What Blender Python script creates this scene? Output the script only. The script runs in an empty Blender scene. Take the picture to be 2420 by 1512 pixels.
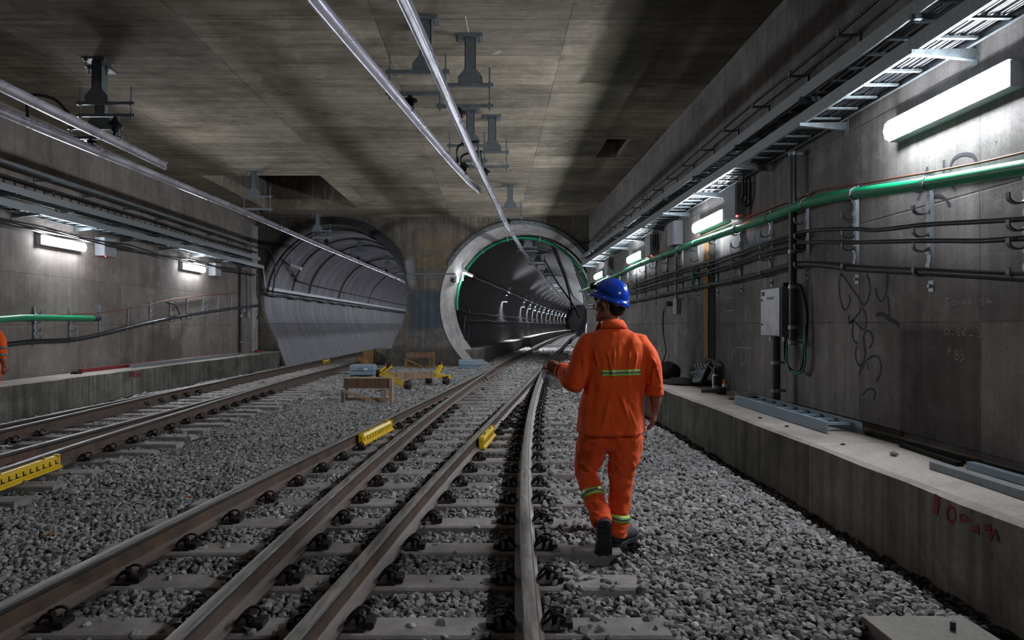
import bpy, bmesh, math, random
import numpy as np
from mathutils import Vector, Matrix, noise as mnoise
from math import sin, cos, pi, sqrt, radians, atan2

# ------------------------------------------------------------------ camera, world, exposure
C = bpy.context.scene.collection
F, CX, CY, CH = 1641.0, 1163.0, 767.0, 1.5      # focal length and vanishing point in photo pixels, eye height in metres
cam_d = bpy.data.cameras.new('camera'); cam = bpy.data.objects.new('camera', cam_d); C.objects.link(cam)
cam.location = (0, 0, CH); cam.rotation_euler = (pi/2, 0, 0)
cam_d.sensor_width = 36; cam_d.lens = F/2420*36
cam_d.shift_x = (1210-CX)/2420; cam_d.shift_y = (CY-756)/2420
cam_d.clip_start = 0.05; cam_d.clip_end = 400
bpy.context.scene.camera = cam
w = bpy.data.worlds.new('world'); bpy.context.scene.world = w; w.use_nodes = True
w.node_tree.nodes['Background'].inputs[0].default_value = (0.55, 0.62, 0.8, 1)
w.node_tree.nodes['Background'].inputs[1].default_value = 0.006
vs = bpy.context.scene.view_settings
vs.view_transform = 'Standard'; vs.look = 'None'; vs.gamma = 1; vs.use_curve_mapping = False
vs.exposure = 2.2
cy = bpy.context.scene.cycles; cy.max_bounces = 6; cy.diffuse_bounces = 3; cy.glossy_bounces = 3; cy.transmission_bounces = 4; cy.sample_clamp_indirect = 8
LAMP = 50.0          # emission of the luminaires
random.seed(7); RNG = np.random.default_rng(5)

# ------------------------------------------------------------------ helpers
def V(*a): return Vector(a if len(a) > 1 else a[0])
def hexc(h):
    h = h.lstrip('#'); c = [int(h[i:i+2], 16)/255 for i in (0, 2, 4)]
    return tuple((x/12.92 if x <= .04045 else ((x+.055)/1.055)**2.4) for x in c) + (1,)
def atX(px, py, X): Y = F*X/(px-CX); return V(X, Y, CH-(py-CY)*Y/F)
def atZ(px, py, Z): Y = F*(CH-Z)/(py-CY); return V((px-CX)*Y/F, Y, Z)
def atY(px, py, Y): return V((px-CX)*Y/F, Y, CH-(py-CY)*Y/F)
def root_loc(o):
    v = V(0, 0, 0)
    while o: v += o.location; o = o.parent
    return v

class MB:
    def __init__(s): s.v = []; s.f = []
    def add(s, vs_, fs):
        n = len(s.v); s.v += [tuple(p) for p in vs_]; s.f += [tuple(i+n for i in f) for f in fs]; return s
    def box(s, c, size, rot=None):
        hx, hy, hz = size[0]/2, size[1]/2, size[2]/2; c = V(c)
        ps = [V(x, y, z) for z in (-hz, hz) for y in (-hy, hy) for x in (-hx, hx)]
        if rot is not None: ps = [rot @ p for p in ps]
        return s.add([c+p for p in ps], [(0,2,3,1),(4,5,7,6),(0,1,5,4),(2,6,7,3),(0,4,6,2),(1,3,7,5)])
    def mm(s, x0, x1, y0, y1, z0, z1): return s.box(((x0+x1)/2, (y0+y1)/2, (z0+z1)/2), (x1-x0, y1-y0, z1-z0))
    def bar(s, a, b, wd, th, up=(0, 0, 1)):
        a = V(a); b = V(b); d = b-a; L = d.length; d.normalize(); u = V(up)
        sd = d.cross(u)
        if sd.length < 1e-4: sd = d.cross(V(1, 0, 0))
        sd.normalize(); u2 = sd.cross(d)
        R = Matrix((sd, d, u2)).transposed()
        return s.box((a+b)/2, (wd, L, th), R)
    def tube(s, pts, r, n=8, cap=True, squash=1.0):
        pts = [V(p) for p in pts]; m = len(pts); rr = r if isinstance(r, (list, tuple)) else [r]*m
        T = [(pts[min(i+1, m-1)]-pts[max(i-1, 0)]).normalized() for i in range(m)]
        ref = V(0, 0, 1) if abs(T[0].z) < .9 else V(1, 0, 0)
        N = (ref - T[0]*ref.dot(T[0])).normalized(); vs_ = []; fs = []
        for i in range(m):
            N = (N - T[i]*N.dot(T[i])).normalized(); B = T[i].cross(N)
            for k in range(n):
                a = 2*pi*k/n; vs_.append(pts[i]+(N*cos(a)*squash+B*sin(a))*rr[i])
        for i in range(m-1):
            for k in range(n):
                a = i*n+k; b = i*n+(k+1) % n; fs.append((a, b, b+n, a+n))
        if cap: fs.append(tuple(range(n-1, -1, -1))); fs.append(tuple((m-1)*n+k for k in range(n)))
        return s.add(vs_, fs)
    def cyl(s, a, b, r, n=16, r2=None): return s.tube([a, b], [r, r if r2 is None else r2], n)
    def ell(s, c, r, rot=None, seg=20, rings=12):
        c = V(c); r = (r, r, r) if not isinstance(r, (tuple, list)) else r; vs_ = []; fs = []
        for i in range(rings+1):
            t = pi*i/rings
            for k in range(seg):
                a = 2*pi*k/seg; p = V(r[0]*sin(t)*cos(a), r[1]*sin(t)*sin(a), r[2]*cos(t))
                vs_.append(c+(rot @ p if rot is not None else p))
        for i in range(rings):
            for k in range(seg):
                a = i*seg+k; b = i*seg+(k+1) % seg; fs.append((a, a+seg, b+seg, b))
        return s.add(vs_, fs)
    def lathe(s, prof, c=(0, 0, 0), rot=None, n=24, sc=(1, 1)):
        c = V(c); vs_ = []; fs = []; m = len(prof)
        for (r, z) in prof:
            for k in range(n):
                a = 2*pi*k/n; p = V(r*cos(a)*sc[0], r*sin(a)*sc[1], z); vs_.append(c+(rot @ p if rot is not None else p))
        for i in range(m-1):
            for k in range(n):
                a = i*n+k; b = i*n+(k+1) % n; fs.append((a, b, b+n, a+n))
        fs.append(tuple(range(n-1, -1, -1))); fs.append(tuple((m-1)*n+k for k in range(n)))
        return s.add(vs_, fs)
    def sweep(s, path, prof, closed=True, cap=True):
        """profile (lateral, up) along a path; lateral is horizontal"""
        path = [V(p) for p in path]; m = len(path); n = len(prof); vs_ = []; fs = []
        for i in range(m):
            t = path[min(i+1, m-1)]-path[max(i-1, 0)]; t.z = 0; t.normalize(); lat = V(t.y, -t.x, 0)
            for (u, v) in prof: vs_.append(path[i]+lat*u+V(0, 0, v))
        for i in range(m-1):
            for k in range(n if closed else n-1):
                a = i*n+k; b = i*n+(k+1) % n; fs.append((a, a+n, b+n, b))
        if closed and cap: fs.append(tuple(range(n))); fs.append(tuple((m-1)*n+k for k in range(n-1, -1, -1)))
        return s.add(vs_, fs)
    def prism(s, poly, d):
        """poly: 3D points of a flat polygon, extruded by vector d"""
        n = len(poly); d = V(d); vs_ = [V(p) for p in poly]+[V(p)+d for p in poly]
        fs = [tuple(range(n-1, -1, -1)), tuple(range(n, 2*n))]+[(k, (k+1) % n, (k+1) % n+n, k+n) for k in range(n)]
        return s.add(vs_, fs)
    def mesh(s, name):
        me = bpy.data.meshes.new(name); me.from_pydata(s.v, [], s.f); me.update(); return me
    def build(s, name, mat, parent=None, smooth=False, bevel=0, fix=True, angle=40):
        if parent is not None:
            o_ = root_loc(parent); s.v = [(p[0]-o_.x, p[1]-o_.y, p[2]-o_.z) for p in s.v]
        me = s.mesh(name)
        if fix:
            bm = bmesh.new(); bm.from_mesh(me); bmesh.ops.recalc_face_normals(bm, faces=bm.faces); bm.to_mesh(me); bm.free()
        return mkobj(name, me, mat, parent, smooth, bevel, angle)

def mkobj(name, me, mat, parent=None, smooth=False, bevel=0, angle=40):
    me.materials.clear(); me.materials.append(mat)
    if smooth:
        me.polygons.foreach_set('use_smooth', [True]*len(me.polygons))
        if angle < 180 and hasattr(me, 'set_sharp_from_angle'): me.set_sharp_from_angle(angle=radians(angle))
    o = bpy.data.objects.new(name, me); C.objects.link(o)
    if parent is not None: o.parent = parent
    if bevel:
        b = o.modifiers.new('bevel', 'BEVEL'); b.width = bevel; b.segments = 2; b.limit_method = 'ANGLE'
    return o
def tag(o, label=None, cat=None, group=None, kind=None):
    if label: o['label'] = label
    if cat: o['category'] = cat
    if group: o['group'] = group
    if kind: o['kind'] = kind
    return o
def thing(name, label, cat, loc=(0, 0, 0), group=None):
    o = bpy.data.objects.new(name, None); C.objects.link(o); o.location = loc; o.empty_display_size = .1
    return tag(o, label, cat, group)
def struct(o): o['kind'] = 'structure'; return o
def dup(o, parent=None):
    c = o.copy(); C.objects.link(c); c.parent = parent
    for ch in list(o.children): dup(ch, c)
    return c
def dupt(o, loc, label, rz=None):
    c = dup(o); c.location = loc; c['label'] = label
    if rz is not None: c.rotation_euler = (0, 0, rz)
    return c
ORD = ['first','second','third','fourth','fifth','sixth','seventh','eighth','ninth','tenth','eleventh','twelfth','thirteenth','fourteenth','fifteenth','sixteenth','seventeenth','eighteenth','nineteenth','twentieth']
TENS = {20: 'twenty', 30: 'thirty', 40: 'forty', 50: 'fifty', 60: 'sixty', 70: 'seventy', 80: 'eighty', 90: 'ninety'}
def ordw(i):
    if i < 20: return ORD[i]
    n = i+1
    if n % 10 == 0: return TENS[n].replace('ty', 'tieth')
    return TENS[n//10*10]+'-'+ORD[n % 10-1]
def smoothpts(pts, n=6):
    """Catmull-Rom through points"""
    P = [V(p) for p in pts]; P = [P[0]*2-P[1]]+P+[P[-1]*2-P[-2]]; out = []
    for i in range(1, len(P)-2):
        for k in range(n):
            t = k/n; a, b, c, d = P[i-1:i+3]
            out.append(.5*((2*b)+(c-a)*t+(2*a-5*b+4*c-d)*t*t+(3*b-a-3*c+d)*t**3))
    out.append(P[-2]); return out

# ------------------------------------------------------------------ materials
class S:
    def __init__(s, name):
        s.m = bpy.data.materials.new(name); s.m.use_nodes = True; s.nt = s.m.node_tree
        s.b = s.nt.nodes['Principled BSDF']; s._p = None
    def n(s, t, **kw):
        nd = s.nt.nodes.new(t)
        for k, v in kw.items(): setattr(nd, k, v)
        return nd
    def put(s, sock, v):
        if isinstance(v, bpy.types.NodeSocket): s.nt.links.new(v, sock)
        elif v is not None: sock.default_value = v
    def pos(s):
        if s._p is None: s._p = s.n('ShaderNodeNewGeometry').outputs['Position']
        return s._p
    def obj(s): return s.n('ShaderNodeTexCoord').outputs['Object']
    def xyz(s, v=None):
        nd = s.n('ShaderNodeSeparateXYZ'); s.put(nd.inputs[0], v or s.pos()); return nd.outputs
    def ma(s, op, a, b=None, c=None, clamp=False):
        nd = s.n('ShaderNodeMath', operation=op, use_clamp=clamp)
        for i, v in enumerate((a, b, c)):
            if v is not None: s.put(nd.inputs[i], v)
        return nd.outputs[0]
    def scale(s, v, k):
        nd = s.n('ShaderNodeMapping'); s.put(nd.inputs['Vector'], v); nd.inputs['Scale'].default_value = k; return nd.outputs[0]
    def noise(s, v, sc, det=4, ro=.6, k=None, dist=0):
        if k: v = s.scale(v, k)
        nd = s.n('ShaderNodeTexNoise'); s.put(nd.inputs['Vector'], v); nd.inputs['Scale'].default_value = sc
        nd.inputs['Detail'].default_value = det; nd.inputs['Roughness'].default_value = ro; nd.inputs['Distortion'].default_value = dist
        return nd.outputs['Fac']
    def rng(s, x, a, b, c=0., d=1., smooth=False):
        nd = s.n('ShaderNodeMapRange'); nd.clamp = True
        if smooth: nd.interpolation_type = 'SMOOTHSTEP'
        s.put(nd.inputs[0], x)
        for i, q in enumerate((a, b, c, d)): nd.inputs[i+1].default_value = q
        return nd.outputs[0]
    def mix(s, f, a, b, mode='MIX'):
        nd = s.n('ShaderNodeMix', data_type='RGBA', blend_type=mode)
        s.put(nd.inputs[0], f); s.put(nd.inputs[6], a); s.put(nd.inputs[7], b); return nd.outputs[2]
    def mul(s, col, f):
        """colour times a scalar socket"""
        nd = s.n('ShaderNodeVectorMath', operation='SCALE'); s.put(nd.inputs[0], col); s.put(nd.inputs['Scale'], f); return nd.outputs[0]
    def line(s, c, sp, off, wd):
        d = s.ma('PINGPONG', s.ma('SUBTRACT', c, off), sp/2); return s.rng(d, wd*.4, wd, 1, 0)
    def cell(s, a, b):
        cb = s.n('ShaderNodeCombineXYZ'); s.put(cb.inputs[0], a); s.put(cb.inputs[1], b)
        wn = s.n('ShaderNodeTexWhiteNoise', noise_dimensions='2D'); s.put(wn.inputs['Vector'], cb.outputs[0]); return wn.outputs['Value']
    def fl(s, c, sp, off): return s.ma('FLOOR', s.ma('DIVIDE', s.ma('SUBTRACT', c, off), sp))
    def bump(s, h, st=.3, d=.01):
        nd = s.n('ShaderNodeBump'); nd.inputs['Strength'].default_value = st; nd.inputs['Distance'].default_value = d
        s.put(nd.inputs['Height'], h); s.put(s.b.inputs['Normal'], nd.outputs[0])
    def fin(s, col=None, rough=None, metal=None, spec=None):
        if col is not None: s.put(s.b.inputs['Base Color'], col)
        if rough is not None: s.put(s.b.inputs['Roughness'], rough)
        if metal is not None: s.put(s.b.inputs['Metallic'], metal)
        if spec is not None: s.put(s.b.inputs['Specular IOR Level'], spec)
        return s.m

def plain(name, col, rough=.5, metal=0, spec=.5, var=.25, sc=12, bump=.1, coat=0):
    s = S(name); p = s.obj(); f = s.noise(p, sc, 5, .65)
    c = hexc(col); d = tuple(x*(1-var) for x in c[:3])+(1,); e = tuple(min(1, x*(1+var)) for x in c[:3])+(1,)
    if bump: s.bump(s.noise(p, sc*4, 3), bump, .004)
    if coat: s.b.inputs['Coat Weight'].default_value = coat; s.b.inputs['Coat Roughness'].default_value = .12
    return s.fin(s.mix(s.rng(f, .3, .7), d, e), s.rng(f, .3, .7, max(rough-.08, .03), min(rough+.1, 1)), metal, spec)

def concrete(name, base, dark, light, u='y', v='z', ju=(1.65, .1), jv=(.95, 1.5), streak=.5, tone=.25, boards=None, stain=.6, pits=.5, jw=.012, extra=None):
    s = S(name); X = s.xyz(); ax = {'x': X[0], 'y': X[1], 'z': X[2]}; P = s.pos()
    big = s.noise(P, .7, 5, .62); mid = s.noise(P, 3.2, 6, .7); fine = s.noise(P, 40, 4, .7); fine2 = s.noise(P, 150, 2, .6)
    col = s.mix(s.rng(big, .32, .68), hexc(dark), hexc(base))
    col = s.mix(s.rng(mid, .48, .8, 0, .75), col, hexc(light))
    f = s.rng(s.ma('ADD', fine, s.ma('MULTIPLY', fine2, .6)), .5, 1.1, .78, 1.2)
    if tone:
        cl = s.cell(s.fl(ax[u], ju[0], ju[1]), s.fl(ax[v], jv[0], jv[1]))
        f = s.ma('MULTIPLY', f, s.rng(cl, 0, 1, 1-tone, 1+tone*.6))
    if streak:
        k = {'x': (9, 9, .35), 'y': (9, 9, .35)}.get(u)
        st = s.noise(P, 1.0, 6, .65, k=k); f = s.ma('MULTIPLY', f, s.rng(st, .3, .72, 1-streak*.55, 1+streak*.3))
    if boards:
        bn = s.noise(P, 1.0, 5, .7, k=boards); f = s.ma('MULTIPLY', f, s.rng(bn, .32, .68, .6, 1.22))
    if stain:
        sn = s.noise(P, 1.1, 7, .72, dist=.6); f = s.ma('MULTIPLY', f, s.rng(sn, .5, .75, 1, 1-stain*.6))
    h = s.ma('ADD', s.ma('MULTIPLY', mid, .5), s.ma('MULTIPLY', fine, .5))
    j = s.ma('MAXIMUM', s.line(ax[u], ju[0], ju[1], jw), s.line(ax[v], jv[0], jv[1], jw*.8))
    jn = s.ma('MULTIPLY', j, s.rng(s.noise(P, 2.2, 3), .35, .6, .15, .8))
    f = s.ma('MULTIPLY', f, s.ma('SUBTRACT', 1, s.ma('MULTIPLY', jn, .6)))
    h = s.ma('SUBTRACT', h, s.ma('MULTIPLY', j, .8))
    if pits:
        vo = s.n('ShaderNodeTexVoronoi'); s.put(vo.inputs['Vector'], P); vo.inputs['Scale'].default_value = 9
        pt = s.ma('MULTIPLY', s.rng(vo.outputs['Distance'], .05, .1, 1, 0), s.rng(s.noise(P, 1.7, 2), .5, .6))
        f = s.ma('MULTIPLY', f, s.ma('SUBTRACT', 1, s.ma('MULTIPLY', pt, pits))); h = s.ma('SUBTRACT', h, pt)
    if extra: col, f, h = extra(s, ax, col, f, h)
    s.bump(h, .35, .014)
    return s.fin(s.mul(col, f), .88, 0, .25)

def boxmask(s, a, a0, a1, b, b0, b1, soft=.05, wob=None):
    P = s.pos()
    if wob:
        nz = s.ma('MULTIPLY', s.ma('SUBTRACT', s.noise(P, wob[0], 4), .5), wob[1]); a = s.ma('ADD', a, nz); b = s.ma('ADD', b, nz)
    m = s.ma('MULTIPLY', s.rng(a, a0-soft, a0+soft), s.rng(a, a1-soft, a1+soft, 1, 0))
    return s.ma('MULTIPLY', m, s.ma('MULTIPLY', s.rng(b, b0-soft, b0+soft), s.rng(b, b1-soft, b1+soft, 1, 0)))

def ex_right(s, ax, col, f, h):
    m = boxmask(s, ax['y'], 5.05, 6.05, ax['z'], .45, 1.47, .03)          # the damp dark formwork panel
    f = s.ma('MULTIPLY', f, s.ma('SUBTRACT', 1, s.ma('MULTIPLY', m, .45)))
    m2 = boxmask(s, ax['y'], 9.5, 12.5, ax['z'], .5, 2.2, .3, (1.2, 1.2))
    f = s.ma('MULTIPLY', f, s.ma('SUBTRACT', 1, s.ma('MULTIPLY', m2, .35)))
    return col, f, h
def ex_left(s, ax, col, f, h):
    m = boxmask(s, ax['y'], 17.6, 19.5, ax['z'], .4, 1.35, .15, (1.5, .8))
    col = s.mix(s.ma('MULTIPLY', m, .6), col, hexc('#4a3f33'))
    d = s.ma('PINGPONG', s.ma('SUBTRACT', ax['y'], .05), .14)             # row of anchor holes under the upper tray
    dz = s.ma('SUBTRACT', ax['z'], 4.065)
    r = s.ma('SQRT', s.ma('ADD', s.ma('MULTIPLY', d, d), s.ma('MULTIPLY', dz, dz)))
    k = s.rng(r, .03, .04, 1, 0)
    f = s.ma('MULTIPLY', f, s.ma('SUBTRACT', 1, s.ma('MULTIPLY', k, .85)))
    return col, f, s.ma('SUBTRACT', h, k)
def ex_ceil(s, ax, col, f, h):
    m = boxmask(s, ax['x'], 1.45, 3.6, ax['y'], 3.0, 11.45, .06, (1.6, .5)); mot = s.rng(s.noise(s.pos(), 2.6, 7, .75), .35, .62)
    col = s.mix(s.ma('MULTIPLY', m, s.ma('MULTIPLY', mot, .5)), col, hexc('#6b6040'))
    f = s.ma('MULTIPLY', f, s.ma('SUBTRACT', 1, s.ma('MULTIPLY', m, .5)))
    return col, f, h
def ex_end(s, ax, col, f, h):
    P = s.pos()
    lime = s.noise(P, 1, 7, .7, k=(16, 16, .8)); top = s.rng(ax['z'], 4.3, 5.4)
    col = s.mix(s.ma('MULTIPLY', s.rng(lime, .55, .68), s.ma('MULTIPLY', top, .7)), col, hexc('#a39c8a'))
    band = s.noise(P, 1, 5, .6, k=(.6, .6, 9)); m = boxmask(s, ax['x'], -2.7, -.9, ax['z'], 3.6, 4.9, .08, (1.5, .3))
    col = s.mix(s.ma('MULTIPLY', m, s.rng(band, .4, .6, .2, .8)), col, hexc('#7a6850'))
    b = boxmask(s, ax['x'], -3.0, -1.75, ax['z'], 1.35, 2.75, .09, (1.6, .55))
    bn = s.rng(s.noise(P, 3.5, 6, .7), .3, .55, .45, 1)
    col = s.mix(s.ma('MULTIPLY', b, bn), col, hexc('#3f4a52'))
    b2 = boxmask(s, ax['x'], -3.0, -1.6, ax['z'], .6, 1.45, .12, (2.5, .6))
    col = s.mix(s.ma('MULTIPLY', b2, s.rng(s.noise(P, 5, 5, .7), .45, .65, 0, .7)), col, hexc('#4a5860'))
    g = boxmask(s, ax['x'], -3.4, -2.85, ax['z'], 2.9, 3.9, .1, (2, .4))
    col = s.mix(s.ma('MULTIPLY', g, .75), col, hexc('#87888a'))
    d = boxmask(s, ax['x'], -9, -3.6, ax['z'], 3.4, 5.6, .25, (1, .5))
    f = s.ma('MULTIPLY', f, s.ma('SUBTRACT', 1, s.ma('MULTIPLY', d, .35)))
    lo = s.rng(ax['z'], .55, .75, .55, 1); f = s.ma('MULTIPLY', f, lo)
    return col, f, h

M = {}
M['wall_r'] = concrete('concrete_right', '#8f8a86', '#686461', '#a5a09c', ju=(1.65, .1), jv=(.95, 1.52), streak=.55, tone=.16, stain=.5, extra=ex_right)
M['wall_l'] = concrete('concrete_left', '#8d847d', '#6f6761', '#9f9790', ju=(1.62, .05), jv=(.95, 1.5), streak=.35, tone=.14, stain=.45, extra=ex_left)
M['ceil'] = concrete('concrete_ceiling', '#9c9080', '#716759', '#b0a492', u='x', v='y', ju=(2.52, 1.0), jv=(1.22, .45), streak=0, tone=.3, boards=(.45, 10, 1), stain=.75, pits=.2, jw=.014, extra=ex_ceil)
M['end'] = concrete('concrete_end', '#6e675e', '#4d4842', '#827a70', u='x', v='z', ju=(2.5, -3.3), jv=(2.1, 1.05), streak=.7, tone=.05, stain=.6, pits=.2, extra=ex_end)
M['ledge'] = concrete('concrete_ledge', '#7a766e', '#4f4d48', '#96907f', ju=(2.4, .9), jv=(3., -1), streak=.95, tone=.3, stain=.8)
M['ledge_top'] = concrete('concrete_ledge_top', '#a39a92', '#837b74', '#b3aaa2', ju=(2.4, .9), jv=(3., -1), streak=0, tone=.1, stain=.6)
M['collar'] = concrete('concrete_collar', '#b9b4b2', '#96918f', '#cfcac8', u='x', v='z', ju=(30, 9), jv=(30, 19), streak=.4, tone=0, stain=.5, pits=.3)
M['board'] = concrete('concrete_board', '#8f8983', '#77716b', '#9d9791', ju=(9, 4), jv=(9, 4), streak=0, tone=0, stain=.3)

def lining(name, base, dark, ring, off, spec, rough, jz):
    s = S(name); X = s.xyz(); P = s.pos()
    big = s.noise(P, .8, 5, .6, k=(.5, 2.2, .5)); mid = s.noise(P, 4, 5, .65); st = s.noise(P, 1, 5, .6, k=(.6, 6, .6))
    col = s.mix(s.rng(big, .35, .65), hexc(dark), hexc(base))
    f = s.ma('MULTIPLY', s.rng(mid, .3, .7, .85, 1.12), s.rng(st, .3, .7, .6, 1.25))
    j = s.line(X[1], ring, off, .025)
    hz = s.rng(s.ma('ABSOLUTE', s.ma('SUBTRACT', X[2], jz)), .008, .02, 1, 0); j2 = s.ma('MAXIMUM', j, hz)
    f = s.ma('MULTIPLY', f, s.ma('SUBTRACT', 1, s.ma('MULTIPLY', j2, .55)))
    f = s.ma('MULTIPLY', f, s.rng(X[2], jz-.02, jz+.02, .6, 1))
    s.bump(s.ma('SUBTRACT', s.ma('MULTIPLY', mid, .4), j2), .5, .02)
    return s.fin(s.mul(col, f), rough, 0, spec)
M['lin_l'] = lining('lining_left', '#8a888d', '#666469', 1.5, .2, .45, .5, 1.55)
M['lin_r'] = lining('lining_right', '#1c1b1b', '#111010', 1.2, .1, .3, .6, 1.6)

def rail_mat():
    s = S('rusty_rail_steel'); p = s.obj(); X = s.xyz()
    n1 = s.noise(p, 5, 6, .7); n2 = s.noise(p, 40, 4, .6, k=(1, .12, 1)); n3 = s.noise(p, 1.1, 3, .6)
    rust = s.mix(s.rng(n1, .35, .65), hexc('#35281f'), hexc('#5f4534')); rust = s.mix(s.rng(n3, .45, .6, 0, .6), rust, hexc('#4a413c'))
    g = s.n('ShaderNodeNewGeometry'); nz = s.xyz(g.outputs['Normal'])[2]; z = X[2]
    foot = s.ma('MULTIPLY', s.rng(nz, .5, .9), s.rng(z, .1, .12, 1, 0)); rust = s.mix(s.ma('MULTIPLY', foot, .7), rust, hexc('#6a605a'))
    flank = s.rng(z, .145, .16); col = s.mix(s.ma('MULTIPLY', flank, .8), rust, hexc('#2c2826'))
    top = s.ma('MULTIPLY', s.rng(nz, .55, .85), s.rng(z, .17, .18))
    col = s.mix(top, col, s.mix(s.rng(n2, .35, .65), hexc('#66605a'), hexc('#999189')))
    s.bump(s.ma('ADD', n1, n2), .25, .004)
    return s.fin(col, s.rng(n2, .3, .7, .42, .72), s.ma('MULTIPLY', top, .45), .5)
M['rail'] = rail_mat()
M['fast'] = plain('dark_fastener_iron', '#2c2422', .55, .5, .5, .5, 30, .3)
def sleeper_mat():
    s = S('sleeper_concrete'); P = s.pos(); n1 = s.noise(P, 5, 6, .7); n2 = s.noise(P, 60, 3, .6); n3 = s.noise(P, 1.4, 3, .6)
    col = s.mix(s.rng(n1, .35, .7), hexc('#7e7873'), hexc('#a09893')); f = s.ma('MULTIPLY', s.rng(n2, .3, .7, .86, 1.1), s.rng(n3, .35, .65, .78, 1.1))
    s.bump(s.ma('ADD', n1, s.ma('MULTIPLY', n2, .4)), .3, .006); return s.fin(s.mul(col, f), .85, 0, .3)
M['sleeper'] = sleeper_mat()
def stone_mat():
    s = S('ballast_stone'); at = s.n('ShaderNodeAttribute', attribute_name='tone'); t = at.outputs['Fac']; P = s.pos()
    n1 = s.noise(P, 60, 4, .7); n2 = s.noise(P, 260, 3, .6)
    ramp = s.n('ShaderNodeValToRGB'); s.put(ramp.inputs[0], t); e = ramp.color_ramp.elements
    e[0].color = hexc('#1f1a18'); e[0].position = 0
    e[1].color = hexc('#b4b2ae'); e[1].position = 1
    for p_, c_ in ((.22, '#3f3a38'), (.4, '#72716f'), (.62, '#8d8b89'), (.8, '#9f9d9a')):
        k = e.new(p_); k.color = hexc(c_)
    s.bump(s.ma('ADD', n1, s.ma('MULTIPLY', n2, .4)), .5, .004)
    return s.fin(s.mul(ramp.outputs[0], s.rng(n1, .3, .7, .8, 1.2)), .82, 0, .3)
M['stone'] = stone_mat()
def bed_mat():
    s = S('ballast_bed'); P = s.pos()
    vo = s.n('ShaderNodeTexVoronoi'); s.put(vo.inputs['Vector'], P); vo.inputs['Scale'].default_value = 22
    c = s.mix(s.rng(s.xyz(vo.outputs['Color'])[0], 0, 1), hexc('#3a3938'), hexc('#6d6c6a'))
    s.bump(s.ma('SUBTRACT', 1, vo.outputs['Distance']), 1, .03)
    return s.fin(s.mul(c, s.rng(vo.outputs['Distance'], .1, .7, 1.1, .35)), .9, 0, .2)
M['bed'] = bed_mat()
M['galv'] = plain('galvanized_steel', '#8f9598', .42, .75, .5, .2, 25, .1)
M['galv_dk'] = plain('dull_galvanized_steel', '#70777a', .5, .6, .5, .25, 18, .15)
M['alu'] = plain('aluminium_rail', '#c9c6cf', .28, .85, .5, .05, 1.2, 0)
M['steelbox'] = plain('brushed_steel_cabinet', '#bdbcc0', .38, .7, .5, .1, 9, .05)
M['greybox'] = plain('grey_box_paint', '#8f9296', .5, 0, .4, .1, 8, .05)
M['bluegrey'] = plain('blue_grey_paint', '#7f919c', .5, 0, .4, .12, 8, .08)
M['black'] = plain('black_cable', '#16171b', .38, 0, .5, .2, 14, .05)
M['conduit'] = plain('dark_conduit', '#33363d', .45, 0, .5, .15, 14, .05)
M['green'] = plain('green_pipe', '#0b7f54', .35, 0, .5, .06, 5, .02)
M['copper'] = plain('copper_wire', '#7a4636', .5, .3, .5, .2, 30, .1)
M['rubber'] = plain('rubber', '#2a2d33', .7, 0, .4, .2, 30, .2)
M['yellow'] = plain('yellow_paint', '#d0a90c', .45, 0, .5, .12, 12, .1)
M['yellow_dk'] = plain('worn_yellow_paint', '#a88a17', .55, .1, .5, .4, 10, .2)
M['blackpaint'] = plain('black_marker', '#15130f', .6, 0, .3, .1, 20, 0)
M['iron'] = plain('brown_iron', '#3a2f2b', .5, .6, .5, .35, 14, .2)
M['blue'] = plain('blue_helmet', '#134bd0', .22, 0, .6, .05, 4, .0, coat=.4)
M['goggle'] = plain('goggle_lens', '#0f1512', .12, 0, .8, .1, 8, 0)
M['white'] = plain('white_plastic', '#d9d8d6', .45, 0, .4, .06, 8, .03)
M['orange_cap'] = plain('orange_plastic', '#d2672a', .45, 0, .4, .1, 8, .03)
M['cloth_dk'] = plain('dark_cloth', '#23231f', .9, 0, .2, .35, 14, .5)
M['hair'] = plain('dark_hair', '#120e0d', .6, 0, .4, .3, 90, .6)
M['chalk'] = plain('chalk', '#b9b4b0', .95, 0, .1, .1, 60, 0)
M['spray'] = plain('dark_spray_paint', '#38383f', .7, 0, .3, .2, 20, 0)
M['redpaint'] = plain('red_spray_paint', '#7b2c2c', .7, 0, .3, .3, 12, 0)
M['bluepaint'] = plain('faded_blue_spray', '#3b5568', .7, 0, .3, .2, 12, 0)
def wood_mat(name, a, b):
    s = S(name); p = s.obj(); g = s.noise(p, 1, 6, .65, k=(22, 22, 2.5)); g2 = s.noise(p, 5, 4)
    s.bump(g, .25, .004); return s.fin(s.mul(s.mix(s.rng(g, .3, .7), hexc(a), hexc(b)), s.rng(g2, .3, .7, .85, 1.12)), .75, 0, .3)
M['wood'] = wood_mat('raw_timber', '#8a6f58', '#b3977c')
M['ply'] = wood_mat('dark_plywood', '#5d4436', '#7f6250')
M['oldwood'] = wood_mat('stained_timber', '#54422c', '#96713f')
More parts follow.
